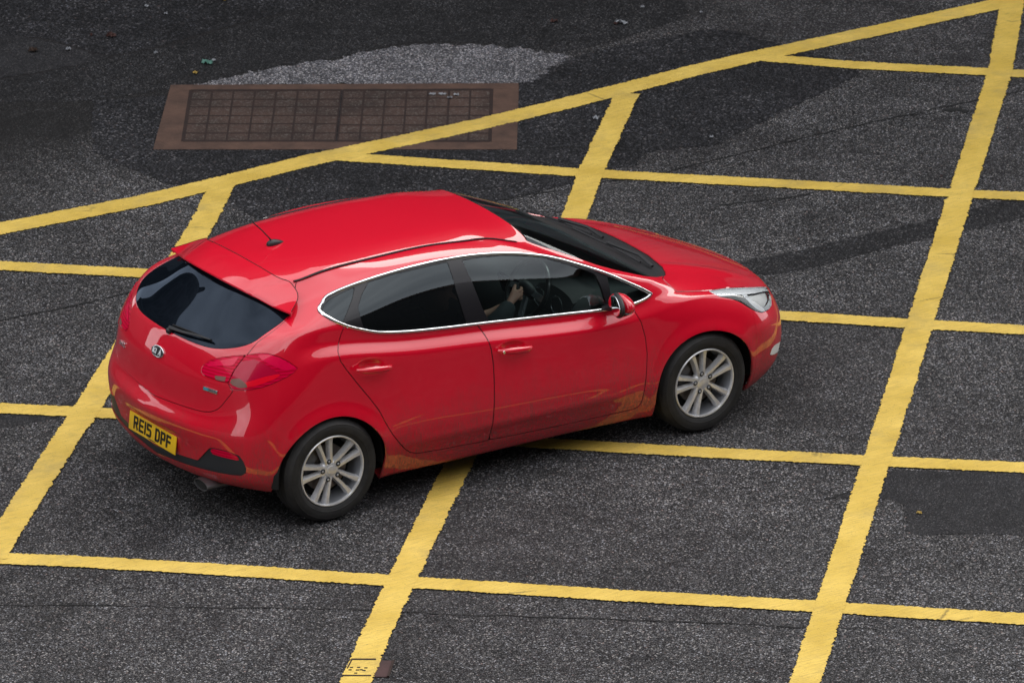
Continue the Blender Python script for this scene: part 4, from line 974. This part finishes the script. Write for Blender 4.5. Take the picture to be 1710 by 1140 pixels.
# --- wheels (built facing the street side, then copied)
def make_wheel():
    w = empty('wheel'); w.parent = car
    mb = MB()
    mb.lathe([(.212, .022), (.221, .006), (.232, .000), (.241, -.003), (.243, -.0062), (.246, -.006), (.262, -.0085), (.280, -.006), (.2835, -.0045), (.287, -.0052), (.293, .002), (.302, .014), (.3065, .022), (.3095, .030), (.3135, .034), (.315, .045), (.315, .060), (.3155, .078), (.311, .080), (.311, .086), (.3155, .088), (.316, .118), (.311, .120), (.311, .126), (.315, .128), (.314, .16), (.305, .178), (.285, .195), (.25, .2), (.21, .185)], 'y', 96)
    mb.build('tyre', M['rubber'], w)
    mb = MB(); mb.lathe([(.2165, .020), (.2165, .007), (.2125, .003), (.2070, .004), (.2045, .012), (.2030, .022)], 'y', 96)
    for j in range(5):
        for s_ in (-1, 1):
            ph = math.radians(104.5 + 72*j)
            st_ = []
            for t in np.linspace(0, 1, 9):
                r = .040 + (.206-.040)*t; lat = s_*(.0175 + .0270*t**1.25 + .004*max(0, t-.85)*6)
                wd = .0175 + .0050*t + .020*max(0, t-.70)**1.3*2.4; dp = .026 - .013*t**1.2 - .002*math.sin(PI*t)
                st_.append((r, lat, wd, dp))
            er, el = np.array([math.cos(ph), math.sin(ph)]), np.array([-math.sin(ph), math.cos(ph)])
            rings = []
            for r, lat, wd, dp in st_:
                row = []
                for (a, h) in ((-1.5, .034), (-1.08, .012), (-.80, .0), (.80, .0), (1.08, .012), (1.5, .034)):
                    q = er*r + el*(lat+a*wd*.5*1.12); row.append(mb.bm.verts.new((q[0], dp+h, q[1])))
                rings.append(row)
            for A, B in zip(rings[:-1], rings[1:]):
                for k in range(6): mb.bm.faces.new((A[k], A[(k+1) % 6], B[(k+1) % 6], B[k]))
            mb.bm.faces.new(rings[0]); mb.bm.faces.new(rings[-1][::-1])
    mb.lathe([(.0, .022), (.036, .022), (.044, .025), (.052, .031), (.062, .045), (.066, .06)], 'y', 60)
    ri = mb.build('rim', M['alloy'], w, sharp=28)
    mb = MB(); mb.lathe([(.2035, .022), (.196, .05), (.190, .075), (.187, .10), (.187, .17), (.205, .19)], 'y', 72); mb.build('barrel', M['barrel'], w)
    mb = MB(); mb.lathe([(0, .017), (.022, .0175), (.0285, .0195), (.030, .024)], 'y', 40); mb.build('centre_cap', M['alloy'], ri)
    for j in range(5):
        a = math.radians(104.5+72*j); c = (.0575*math.cos(a), 0, .0575*math.sin(a))
        mb = MB(); mb.lathe([(.0150, .0215), (.0150, .0225), (.0, .0225)], 'y', 20, c); bh = mb.build('bolt_hole', M['black'], w); mb = MB(); mb.lathe([(0, .0165), (.0065, .0168), (.0085, .019), (.0088, .0226)], 'y', 6, c); mb.build('wheel_bolt', M['barrel'], bh)
    mb = MB(); mb.lathe([(0, .075), (.075, .075), (.078, .082), (.142, .084), (.144, .088), (.144, .10), (0, .10)], 'y', 60); bk = mb.build('brake_disc', M['brake'], w)
    mb = MB(); mb.lathe([(.100, .068), (.155, .066), (.162, .085), (.155, .12), (.100, .12), (.098, .09), (.1, .068)], 'y', 14, ang=(math.radians(130), math.radians(185))); mb.build('brake_caliper', M['caliper'], bk)
    mb = MB(); mb.lathe([(0, .125), (.186, .125)], 'y', 40); mb.build('backplate', M['black'], w)
    return w
w0 = make_wheel(); YW = -.884
w0.location = (0, YW, .316)
for i, (x, sg) in enumerate(((2.65, -1), (0, 1), (2.65, 1))):
    w = copy_tree(w0, car); w.location = (x, YW if sg < 0 else -YW, .316)
    w.rotation_euler = (0, math.radians(3 if x > 1 else 0), 0 if sg < 0 else PI)

# --- door mirrors
for sgn in (-1, 1):
    mc = Vector((1.975, sgn*.938, .962)); mrx = empty('wing_mirror'); mrx.parent = car
    def shp(p, lo=-2, hi=2):
        x = p.x; 
        if x < 0: x *= .35
        return Vector((x*(1-.18*p.z), p.y, p.z*(1-.20*max(p.y*sgn, 0)) ))
    R = Matrix.Rotation(math.radians(-8*sgn), 3, 'Z')
    def part(name, m, zlo, zhi, r, off=(0, 0, 0)):
        mb = MB(); mb.ball((0, 0, 0), r, 36, fn=shp)
        bmesh.ops.bisect_plane(mb.bm, geom=mb.bm.verts[:]+mb.bm.edges[:]+mb.bm.faces[:], plane_co=(0, 0, zlo), plane_no=(0, 0, -1), clear_outer=True)
        bmesh.ops.bisect_plane(mb.bm, geom=mb.bm.verts[:]+mb.bm.edges[:]+mb.bm.faces[:], plane_co=(0, 0, zhi), plane_no=(0, 0, 1), clear_outer=True)
        for v in mb.bm.verts: v.co = R @ v.co + mc + Vector(off)
        return mb.build(name, m, mrx)
    part('mirror_cap', M['paint'], -.022, .2, (.082, .098, .074)); part('mirror_strip', M['chrome'], -.034, -.022, (.084, .100, .075)); part('mirror_base', M['pillar'], -.2, -.034, (.080, .094, .070))
    R = Matrix.Rotation(math.radians(14*sgn), 3, 'Z')
    mb = MB(); mb.ball((0, 0, 0), (.026, .099, .076), 36, fn=lambda p: Vector((p.x, p.y, p.z*(1-.20*max(p.y*sgn, 0))))); bz_ = mb.build('mirror_bezel', M['black_plastic'], mrx)
    for v in bz_.data.vertices: v.co = R @ Vector((v.co.x-.014, v.co.y, v.co.z)) + mc
    mb = MB(); mb.ball((0, 0, 0), (.010, .086, .063), 36, fn=lambda p: Vector((p.x, p.y, p.z*(1-.20*max(p.y*sgn, 0))))); g_ = mb.build('mirror_glass', M['mirror'], mrx)
    for v in g_.data.vertices: v.co = R @ Vector((v.co.x-.033, v.co.y, v.co.z)) + mc
    mb = MB(); mb.sweep([(1.97, sgn*.80, .915), (1.975, sgn*.86, .925), (1.98, sgn*.91, .94)], [(-.035, -.012), (-.035, .010), (.035, .010), (.035, -.012)]); mb.build('mirror_arm', M['pillar'], mrx)

# --- windscreen wipers in the cowl
def on_front(x, y, lift):
    sel = D0[(D0[:, 6] < 4.8) & (D0[:, 7] > 7)]; i = ((sel[:, 0]-x)**2 + (sel[:, 1]-abs(y))**2).argmin(); return sel[i, :3]*[1, math.copysign(1, y), 1] + [0, 0, lift]
for (y0, y1, x0, x1) in ((-.50, .10, 2.44, 2.36), (.05, .60, 2.46, 2.38)):
    mb = MB(); A = [on_front(x0+(x1-x0)*t, y0+(y1-y0)*t, .016) for t in np.linspace(0, 1, 8)]; mb.tube(A, .007, 6); wp = mb.build('wiper', M['black_plastic'], car)
    mb = MB(); A = [on_front(x0+.05, y0-.04, .01), on_front(x0+.05, y0+.1, .03), on_front((x0+x1)/2, (y0+y1)/2, .03)]; mb.tube(A, .010, 6); mb.build('wiper_arm', M['black_plastic'], wp)

# --- cabin
lin = Sf(D0, T)
_, lin = cut(lin, np.where((lin.D[:, 1] > .5) & (lin.D[:, 2] < .8), arch_d(lin.D, .02), .3))
lin = cut(lin, np.where(lin.D[:, 7] > .9, -1.0, 1.0))[0]
for pl in (Q_, R_, F_, T_):
    _, lin = cut(lin, np.where(sidew(lin) & (lin.D[:, 7] > 5.6), sdf(lin.px(), np.array(pl, float))/M2P + .002, .05))
_, lin = cut(lin, fws(lin)-.001); _, lin = cut(lin, fRG(lin)-.001)
lin = cut(lin, np.where((lin.D[:, 0] < 2.45) & (lin.D[:, 0] > -.6), -1.0, 1.0))[0]
lo_, hi_ = cut(lin, np.where(lin.D[:, 7] < 9, -1.0, 1.0))
both_obj('cabin_lining', lo_, M['trim'], car, off=-.03); both_obj('pillar_lining', hi_, M['trim'], car, off=-.014)
HL2 = FULLR - [0, 0, .03]; mesh('headlining', HL2.reshape(-1, 3), grid_faces(*HL2.shape[:2])[:, ::-1], M['headlining'], car)
def seat(x, y, w=.5):
    s = empty('seat', (x, y, .30)); s.parent = car
    mb = MB(); mb.box((.10, 0, .12), (.54, w, .17), rot=(0, math.radians(-8), 0), bev=.05, seg=4); mb.box((.10, w*.42, .17), (.48, .08, .12), rot=(0, math.radians(-8), 0), bev=.035, seg=3); mb.box((.10, -w*.42, .17), (.48, .08, .12), rot=(0, math.radians(-8), 0), bev=.035, seg=3); mb.build('cushion', M['seat'], s)
    mb = MB(); R = (0, math.radians(-20), 0); mb.box((-.25, 0, .46), (.13, w*.92, .62), rot=R, bev=.05, seg=4); mb.box((-.22, w*.40, .42), (.17, .08, .46), rot=R, bev=.03, seg=3); mb.box((-.22, -w*.40, .42), (.17, .08, .46), rot=R, bev=.03, seg=3); mb.build('backrest', M['seat'], s)
    mb = MB(); mb.box((-.385, 0, .83), (.10, .26, .17), rot=(0, math.radians(-12), 0), bev=.04, seg=4); mb.tube([(-.36, .05, .72), (-.38, .05, .80)], .007, 6); mb.tube([(-.36, -.05, .72), (-.38, -.05, .80)], .007, 6); mb.build('headrest', M['seat'], s)
seat(1.12, -.37); seat(1.12, .37)
rs = empty('rear_seat', (.22, 0, .32)); rs.parent = car
mb = MB(); mb.box((.12, 0, .14), (.5, 1.26, .18), bev=.05, seg=3); mb.build('cushion', M['seat'], rs)
mb = MB(); mb.box((-.16, 0, .44), (.14, 1.26, .60), rot=(0, math.radians(-18), 0), bev=.05, seg=3); mb.build('backrest', M['seat'], rs)
for y in (-.4, 0, .4):
    mb = MB(); mb.box((-.27, y, .80), (.09, .24, .15), rot=(0, math.radians(-10), 0), bev=.04, seg=3); mb.build('headrest', M['seat'], rs)
# dashboard
da_ = empty('dashboard', (2.0, 0, .8)); da_.parent = car
mb = MB(); mb.sweep([(0, y, 0) for y in np.linspace(-.70, .70, 15)], [(-.12, -.30), (-.165, -.12), (-.13, .02), (-.06, .085), (.12, .115), (.36, .135), (.36, -.30)], up=(0, 0, 1))
for v in mb.bm.verts: v.co.x = -v.co.x*1 if False else v.co.x
mb.build('fascia', M['dash'], da_, sharp=40)
mb = MB(); mb.sweep([(0, y, 0) for y in np.linspace(-.56, -.18, 15)], lambda i, t: [(-.15, -.02), (-.10, .07+.055*math.sin(PI*t)**.5), (.02, .085+.055*math.sin(PI*t)**.5), (.12, .11), (.1, -.02)]); mb.build('instrument_hood', M['trim'], da_, sharp=40)
for y in (-.46, -.28):
    mb = MB(); mb.lathe([(.052, 0), (.058, .006), (.062, 0)], 'x', 32, (-.152, y, .045)); mb.build('dial', M['vinyl'], da_)
mb = MB(); mb.box((-.155, 0, .02), (.03, .24, .13), rot=(0, math.radians(-20), 0), bev=.01); mb.build('centre_screen', M['glass_rear'], da_)
mb = MB(); mb.box((-.30, 0, -.28), (.7, .20, .20), bev=.04, seg=3); mb.build('console', M['dash'], da_)
# steering wheel
swc = Vector((1.70, -.375, .945)); swn = Vector((-.90, 0, .42)).normalized()
sw = empty('steering_wheel', tuple(swc)); sw.parent = car
su = Vector((0, 1, 0)); sv = swn.cross(su)
mb = MB(); mb.tube([su*.185*math.cos(a) + sv*.182*math.sin(a) for a in np.linspace(0, 2*PI, 49)[:-1]], .0155, 10, closed=True, up=tuple(swn)); mb.build('wheel_rim', mat('steering_wheel_leather', (.022, .024, .025), .32, coat=.3), sw)
mb = MB()
for a in (math.radians(5), math.radians(175), math.radians(-100 if sv.z > 0 else 100)):
    mb.sweep([(su*math.cos(a)+sv*math.sin(a))*r for r in (.03, .10, .18)], [(-.018, -.008), (-.018, .008), (.018, .008), (.018, -.008)], up=tuple(swn))
mb.build('spoke', M['vinyl'], sw)
mb = MB(); mb.ball((0, 0, 0), (.035, .075, .065), 20, rot=Matrix.Rotation(math.radians(-25), 3, 'Y')); mb.build('hub', M['dash'], sw)
# cabin mirror
mb = MB(); mb.box((1.58, 0, 1.25), (.03, .22, .065), bev=.012); mb.tube([(1.60, 0, 1.27), (1.66, 0, 1.36)], .01, 6); mb.build('cabin_mirror', M['dash'], car)

# ------------------------------------------------------------------ the driver
def skin(name, verts, edges, root, m, parent, sub=2):
    me = bpy.data.meshes.new(name); me.from_pydata([v[:3] for v in verts], edges, []); o = bpy.data.objects.new(name, me); C.objects.link(o)
    if parent: o.parent = parent
    sk = o.modifiers.new('Skin', 'SKIN'); sk.use_smooth_shade = True
    for i, v in enumerate(verts):
        sv_ = me.skin_vertices[0].data[i]; r = v[3]; sv_.radius = r if hasattr(r, '__len__') else (r, r); sv_.use_root = i == root
    ss_ = o.modifiers.new('Sub', 'SUBSURF'); ss_.levels = sub; ss_.render_levels = sub
    dg = bpy.context.evaluated_depsgraph_get(); me2 = bpy.data.meshes.new_from_object(o.evaluated_get(dg)); o.modifiers.clear(); o.data = me2; me2.name = name
    me2.materials.clear(); me2.materials.append(m); me2.polygons.foreach_set('use_smooth', [True]*len(me2.polygons)); return o
dr = empty('person', (1.15, -.37, .45)); tag(dr, 'driver in a dark jacket with one hand on the steering wheel of the red hatchback', 'person')
def loc(p): return (p[0]-1.15, p[1]+.37, p[2]-.45)
V_ = [(*loc((1.12, -.37, .56)), .12), (*loc((1.08, -.37, .72)), .115), (*loc((1.05, -.37, .88)), (.15, .12)), (*loc((1.06, -.37, .99)), (.13, .09)), (*loc((1.10, -.37, 1.06)), .05),
      (*loc((1.12, -.37, 1.12)), .062), (*loc((1.135, -.37, 1.19)), .084), (*loc((1.125, -.37, 1.26)), .072),
      (*loc((1.08, -.55, .96)), .062), (*loc((1.25, -.585, .80)), .020), (*loc((1.40, -.535, .858)), .022), (*loc((1.515, -.475, .945)), .026), (*loc((1.55, -.462, .97)), .028),
      (*loc((1.08, -.19, .96)), .062), (*loc((1.20, -.14, .74)), .045), (*loc((1.38, -.17, .73)), .037), (*loc((1.56, -.225, .785)), .026), (*loc((1.60, -.240, .80)), .028),
      (*loc((1.25, -.46, .53)), .085), (*loc((1.58, -.48, .62)), .065), (*loc((1.85, -.47, .42)), .045), (*loc((1.25, -.28, .53)), .085), (*loc((1.58, -.27, .62)), .065), (*loc((1.85, -.28, .42)), .045)]
E_ = [(0, 1), (1, 2), (2, 3), (3, 4), (4, 5), (5, 6), (6, 7), (3, 8), (8, 9), (9, 10), (10, 11), (11, 12), (3, 13), (13, 14), (14, 15), (15, 16), (16, 17), (0, 18), (18, 19), (19, 20), (0, 21), (21, 22), (22, 23)]
# fingers closed round the wheel rim, thumb along its inner side
for base, d, sg in ((12, Vector(loc((1.55, -.462, .97))), 1), (17, Vector(loc((1.60, -.240, .80))), -1)):
    for k in range(4):
        o0 = Vector((.012-.006*k, sg*0.0, .030-.020*k)); n = len(V_)
        l_ = (.9, 1, .95, .78)[k]
        p1 = d + Vector((.030, -.012*sg, .022-.019*k)); p2 = p1 + Vector((.024*l_, .018*sg, .004)); p3 = p2 + Vector((.004, .024*l_*sg, -.002))
        V_ += [(*p1, .0105), (*p2, .0092), (*p3, .0078)]; E_ += [(base, n), (n, n+1), (n+1, n+2)]
    n = len(V_); p1 = d + Vector((.006, .022*sg, .024)); p2 = p1 + Vector((.022, .016*sg, .022)); V_ += [(*p1, .012), (*p2, .0095)]; E_ += [(base, n), (n, n+1)]
pb = skin('body', V_, E_, 0, M['skin'], dr)
# face relief on the head
hc = Vector(loc((1.14, -.37, 1.20)))
for v in pb.data.vertices:
    q = v.co - hc
    if q.z > -.09 and abs(q.y) < .12 and q.x > .03:
        v.co.x += .022*math.exp(-((q.y/.014)**2 + ((q.z+.01)/.026)**2)) - .008*math.exp(-(((abs(q.y)-.03)/.014)**2 + ((q.z-.02)/.012)**2)) + .006*math.exp(-((q.y/.026)**2 + ((q.z+.05)/.010)**2))
for s_ in (-1, 1):
    mb = MB(); mb.ball(tuple(hc + Vector((.070, s_*.03, .02))), (.012, .013, .011), 12); mb.build('eye', M['badge_white'], pb)
    mb = MB(); mb.ball(tuple(hc + Vector((-.005, s_*.083, .0))), (.016, .010, .032), 12); mb.build('ear', M['skin'], pb)
mb = MB(); mb.ball(tuple(hc + Vector((-.018, 0, .034))), (.092, .086, .088), 24, fn=lambda p: Vector((p.x, p.y, p.z if p.z > -.5+.5*(p.x < .2) else -.5+.5*(p.x < .2)*.2))); mb.build('hair', M['hair'], dr)
JV = [(*loc((1.10, -.37, .60)), .135), (*loc((1.075, -.37, .74)), .13), (*loc((1.05, -.37, .88)), (.165, .135)), (*loc((1.06, -.37, .985)), (.15, .10)), (*loc((1.09, -.37, 1.045)), .07),
      (*loc((1.08, -.555, .955)), .075), (*loc((1.23, -.600, .810)), .088), (*loc((1.40, -.54, .866)), .070), (*loc((1.50, -.485, .932)), .046),
      (*loc((1.08, -.185, .955)), .075), (*loc((1.20, -.135, .735)), .058), (*loc((1.38, -.17, .725)), .047), (*loc((1.53, -.215, .775)), .036)]
skin('jacket', JV, [(0, 1), (1, 2), (2, 3), (3, 4), (3, 5), (5, 6), (6, 7), (7, 8), (3, 9), (9, 10), (10, 11), (11, 12)], 0, M['jacket'], dr)
TV = [(*loc((1.12, -.37, .55)), .13), (*loc((1.25, -.46, .53)), .095), (*loc((1.58, -.48, .62)), .075), (*loc((1.85, -.47, .42)), .055), (*loc((1.25, -.28, .53)), .095), (*loc((1.58, -.27, .62)), .075), (*loc((1.85, -.28, .42)), .055)]
skin('trousers', TV, [(0, 1), (1, 2), (2, 3), (0, 4), (4, 5), (5, 6)], 0, M['trousers'], dr)

# ------------------------------------------------------------------ litter on the road
def scrap(px, size, m, label, cat, name='litter', flat_=.25, group=None):
    size = (size[0]*.85, size[1]*.8); p = un(*px); mb = MB(); bmesh.ops.create_grid(mb.bm, x_segments=7, y_segments=5, size=1)
    for v in mb.bm.verts:
        v.co = Vector((v.co.x*size[0]/2*(1+rng.normal()*.12) + rng.normal()*size[0]*.03, v.co.y*size[1]/2*(1+rng.normal()*.18), abs(rng.normal())*size[1]*flat_ + .004))
    ret = bmesh.ops.extrude_face_region(mb.bm, geom=mb.bm.faces[:]); 
    for e in ret['geom']:
        if isinstance(e, bmesh.types.BMVert): e.co.z += .002
    o = mb.build(name, m, None, smooth=False); o.location = (p[0], p[1], .003); o.rotation_euler = (0, 0, math.radians(-38)+rng.normal()*.3)
    tag(o, label, cat, group); return o
scrap((346, 107), (.085, .07), M['green'], 'crumpled pale green wrapper lying above the access cover', 'wrapper')
scrap((357, 103), (.025, .04), M['white'], 'white scrap stuck to the end of the green wrapper', 'litter')
scrap((326, 124), (.035, .04), M['orange'], 'small orange scrap just below the green wrapper', 'litter')
scrap((1038, 40), (.10, .05), M['white'], 'flattened white and pink paper above the dark asphalt patch', 'paper')
scrap((1028, 42), (.03, .04), M['redbit'], 'pink red corner on the flattened white paper', 'litter')
scrap((114, 85), (.045, .05), M['white'], 'white scrap beside the dark leaf at the far left', 'litter')
scrap((56, 87), (.06, .07), M['brown'], 'dark curled leaf at the far left of the road', 'leaf', 'leaf')
scrap((373, 1.5), (.05, .03), M['orange'], 'yellow scrap at the top edge of the road', 'litter')
scrap((245, 13), (.03, .04), M['white'], 'white spot near the top edge left of the yellow scrap', 'litter')
scrap((277, 25), (.028, .03), M['white'], 'white spot just below the one by the yellow scrap', 'litter')
scrap((186, 62), (.07, .06), M['redbit'], 'dull reddish leaf on the dark worn asphalt', 'leaf', 'leaf')
scrap((995, 200), (.045, .05), M['white'], 'oval white chewing gum spot left of the wide yellow diagonal', 'gum')
scrap((1188, 231), (.03, .025), M['white'], 'white fleck on the lower edge of the dark patch', 'litter')
scrap((1171, 23), (.025, .03), M['white'], 'pale blue fleck on asphalt near the top edge', 'litter')
scrap((1073, 14), (.03, .03), M['white'], 'white fleck above the flattened paper', 'litter')
scrap((1535, 858), (.035, .03), M['orange'], 'yellow paint chip on the dark patch at the right', 'litter')
scrap((260, 91), (.018, .04), M['white'], 'tiny white fleck left of the green wrapper', 'litter')
scrap((925, 38), (.06, .05), M['redbit'], 'reddish leaf left of the flattened paper', 'leaf', 'leaf')
scrap((152, 61), (.016, .04), M['redbit'], 'tiny red scrap above the dark curled leaf', 'litter')
for px, sz in (((722, 160), .05), ((739, 160), .06), ((751, 166), .04), ((762, 161), .04)):
    o = scrap(px, (sz, .030), M['white'], 'white paper shred on the right lid of the access cover', 'paper', group='paper shreds on the access cover'); o.location.z = .0045
scrap((1572, 296), (.018, .02), M['redbit'], 'tiny red fleck left of the wide right diagonal', 'litter')
scrap((1140, 812), (.016, .02), M['brown'], 'tiny brown leaf scrap below the long yellow line under the car', 'leaf', 'leaf')

# ------------------------------------------------------------------ the street's buildings, beyond the frame on each side
def block(name, label, az, dist, width, depth, height, m, front=None):
    c = np.array([1.3, 0]) + np.array([math.cos(az), math.sin(az)])*(dist+depth/2)
    me = bpy.data.meshes.new(name); bm = bmesh.new(); r = bmesh.ops.create_cube(bm, size=1); uvl = bm.loops.layers.uv.new()
    for v in r['verts']: v.co = Vector((v.co.x*depth, v.co.y*width, (v.co.z+.5)*height))
    for f in bm.faces:
        for l in f.loops: l[uvl].uv = ((l.vert.co.y if abs(f.normal.x) > .5 else l.vert.co.x)+100, l.vert.co.z)
    bm.to_mesh(me); bm.free(); b = empty(name, (c[0], c[1], 0), az); tag(b, label, 'building')
    link('wall', me, m, b, False)
    mb = MB(); mb.box((0, 0, height+.3), (depth+.5, width+.5, .6)); mb.build('parapet', M['frame_conc'], b, False); return b
A_ = math.radians
block('office_building', 'tall dark office block beyond the top of the picture', A_(43), 14, 24, 14, 17, M['facade_dark'])
block('office_building', 'stone office block behind the photographer', A_(235), 56, 60, 14, 38, M['facade_pale'])
block('office_building', 'long dark office block beyond the lower right of the picture', A_(300), 25, 52, 12, 15.6, M['facade_pale'])
block('office_building', 'low dark shop block beyond the left edge of the picture', A_(158), 26, 30, 12, 12, M['facade_dark'])
dm = empty('domed_hall', (1.3+24*math.cos(A_(111)), 24*math.sin(A_(111)), 0)); tag(dm, 'dark domed hall beyond the upper left of the picture', 'building')
mb = MB(); mb.lathe([(5.6, 0), (5.6, 7.2), (5.9, 7.3), (5.9, 7.8), (5.5, 7.9)], 'z', 48); mb.build('wall', M['facade_dark'], dm)
mb = MB(); mb.lathe([(5.5*math.cos(a), 7.9+7.6*math.sin(a)) for a in np.linspace(0, PI/2*.97, 16)] + [(.5, 15.6), (.4, 17), (0, 17.3)], 'z', 48); ml = mat('latticed_dome', (.01, .01, .01), .6); g = NG(ml); vv_ = g.vor(1.15, 'DISTANCE_TO_EDGE'); g.l(g.ramp(vv_.outputs['Distance'], [(.05, (.07, .07, .075)), (.14, (.006, .006, .007))]), g.b.inputs['Base Color'])
mb.build('dome', ml, dm)
block('office_building', 'tall narrow dark tower beyond the upper left of the picture', A_(75), 17, 11, 12, 32, M['facade_dark'])
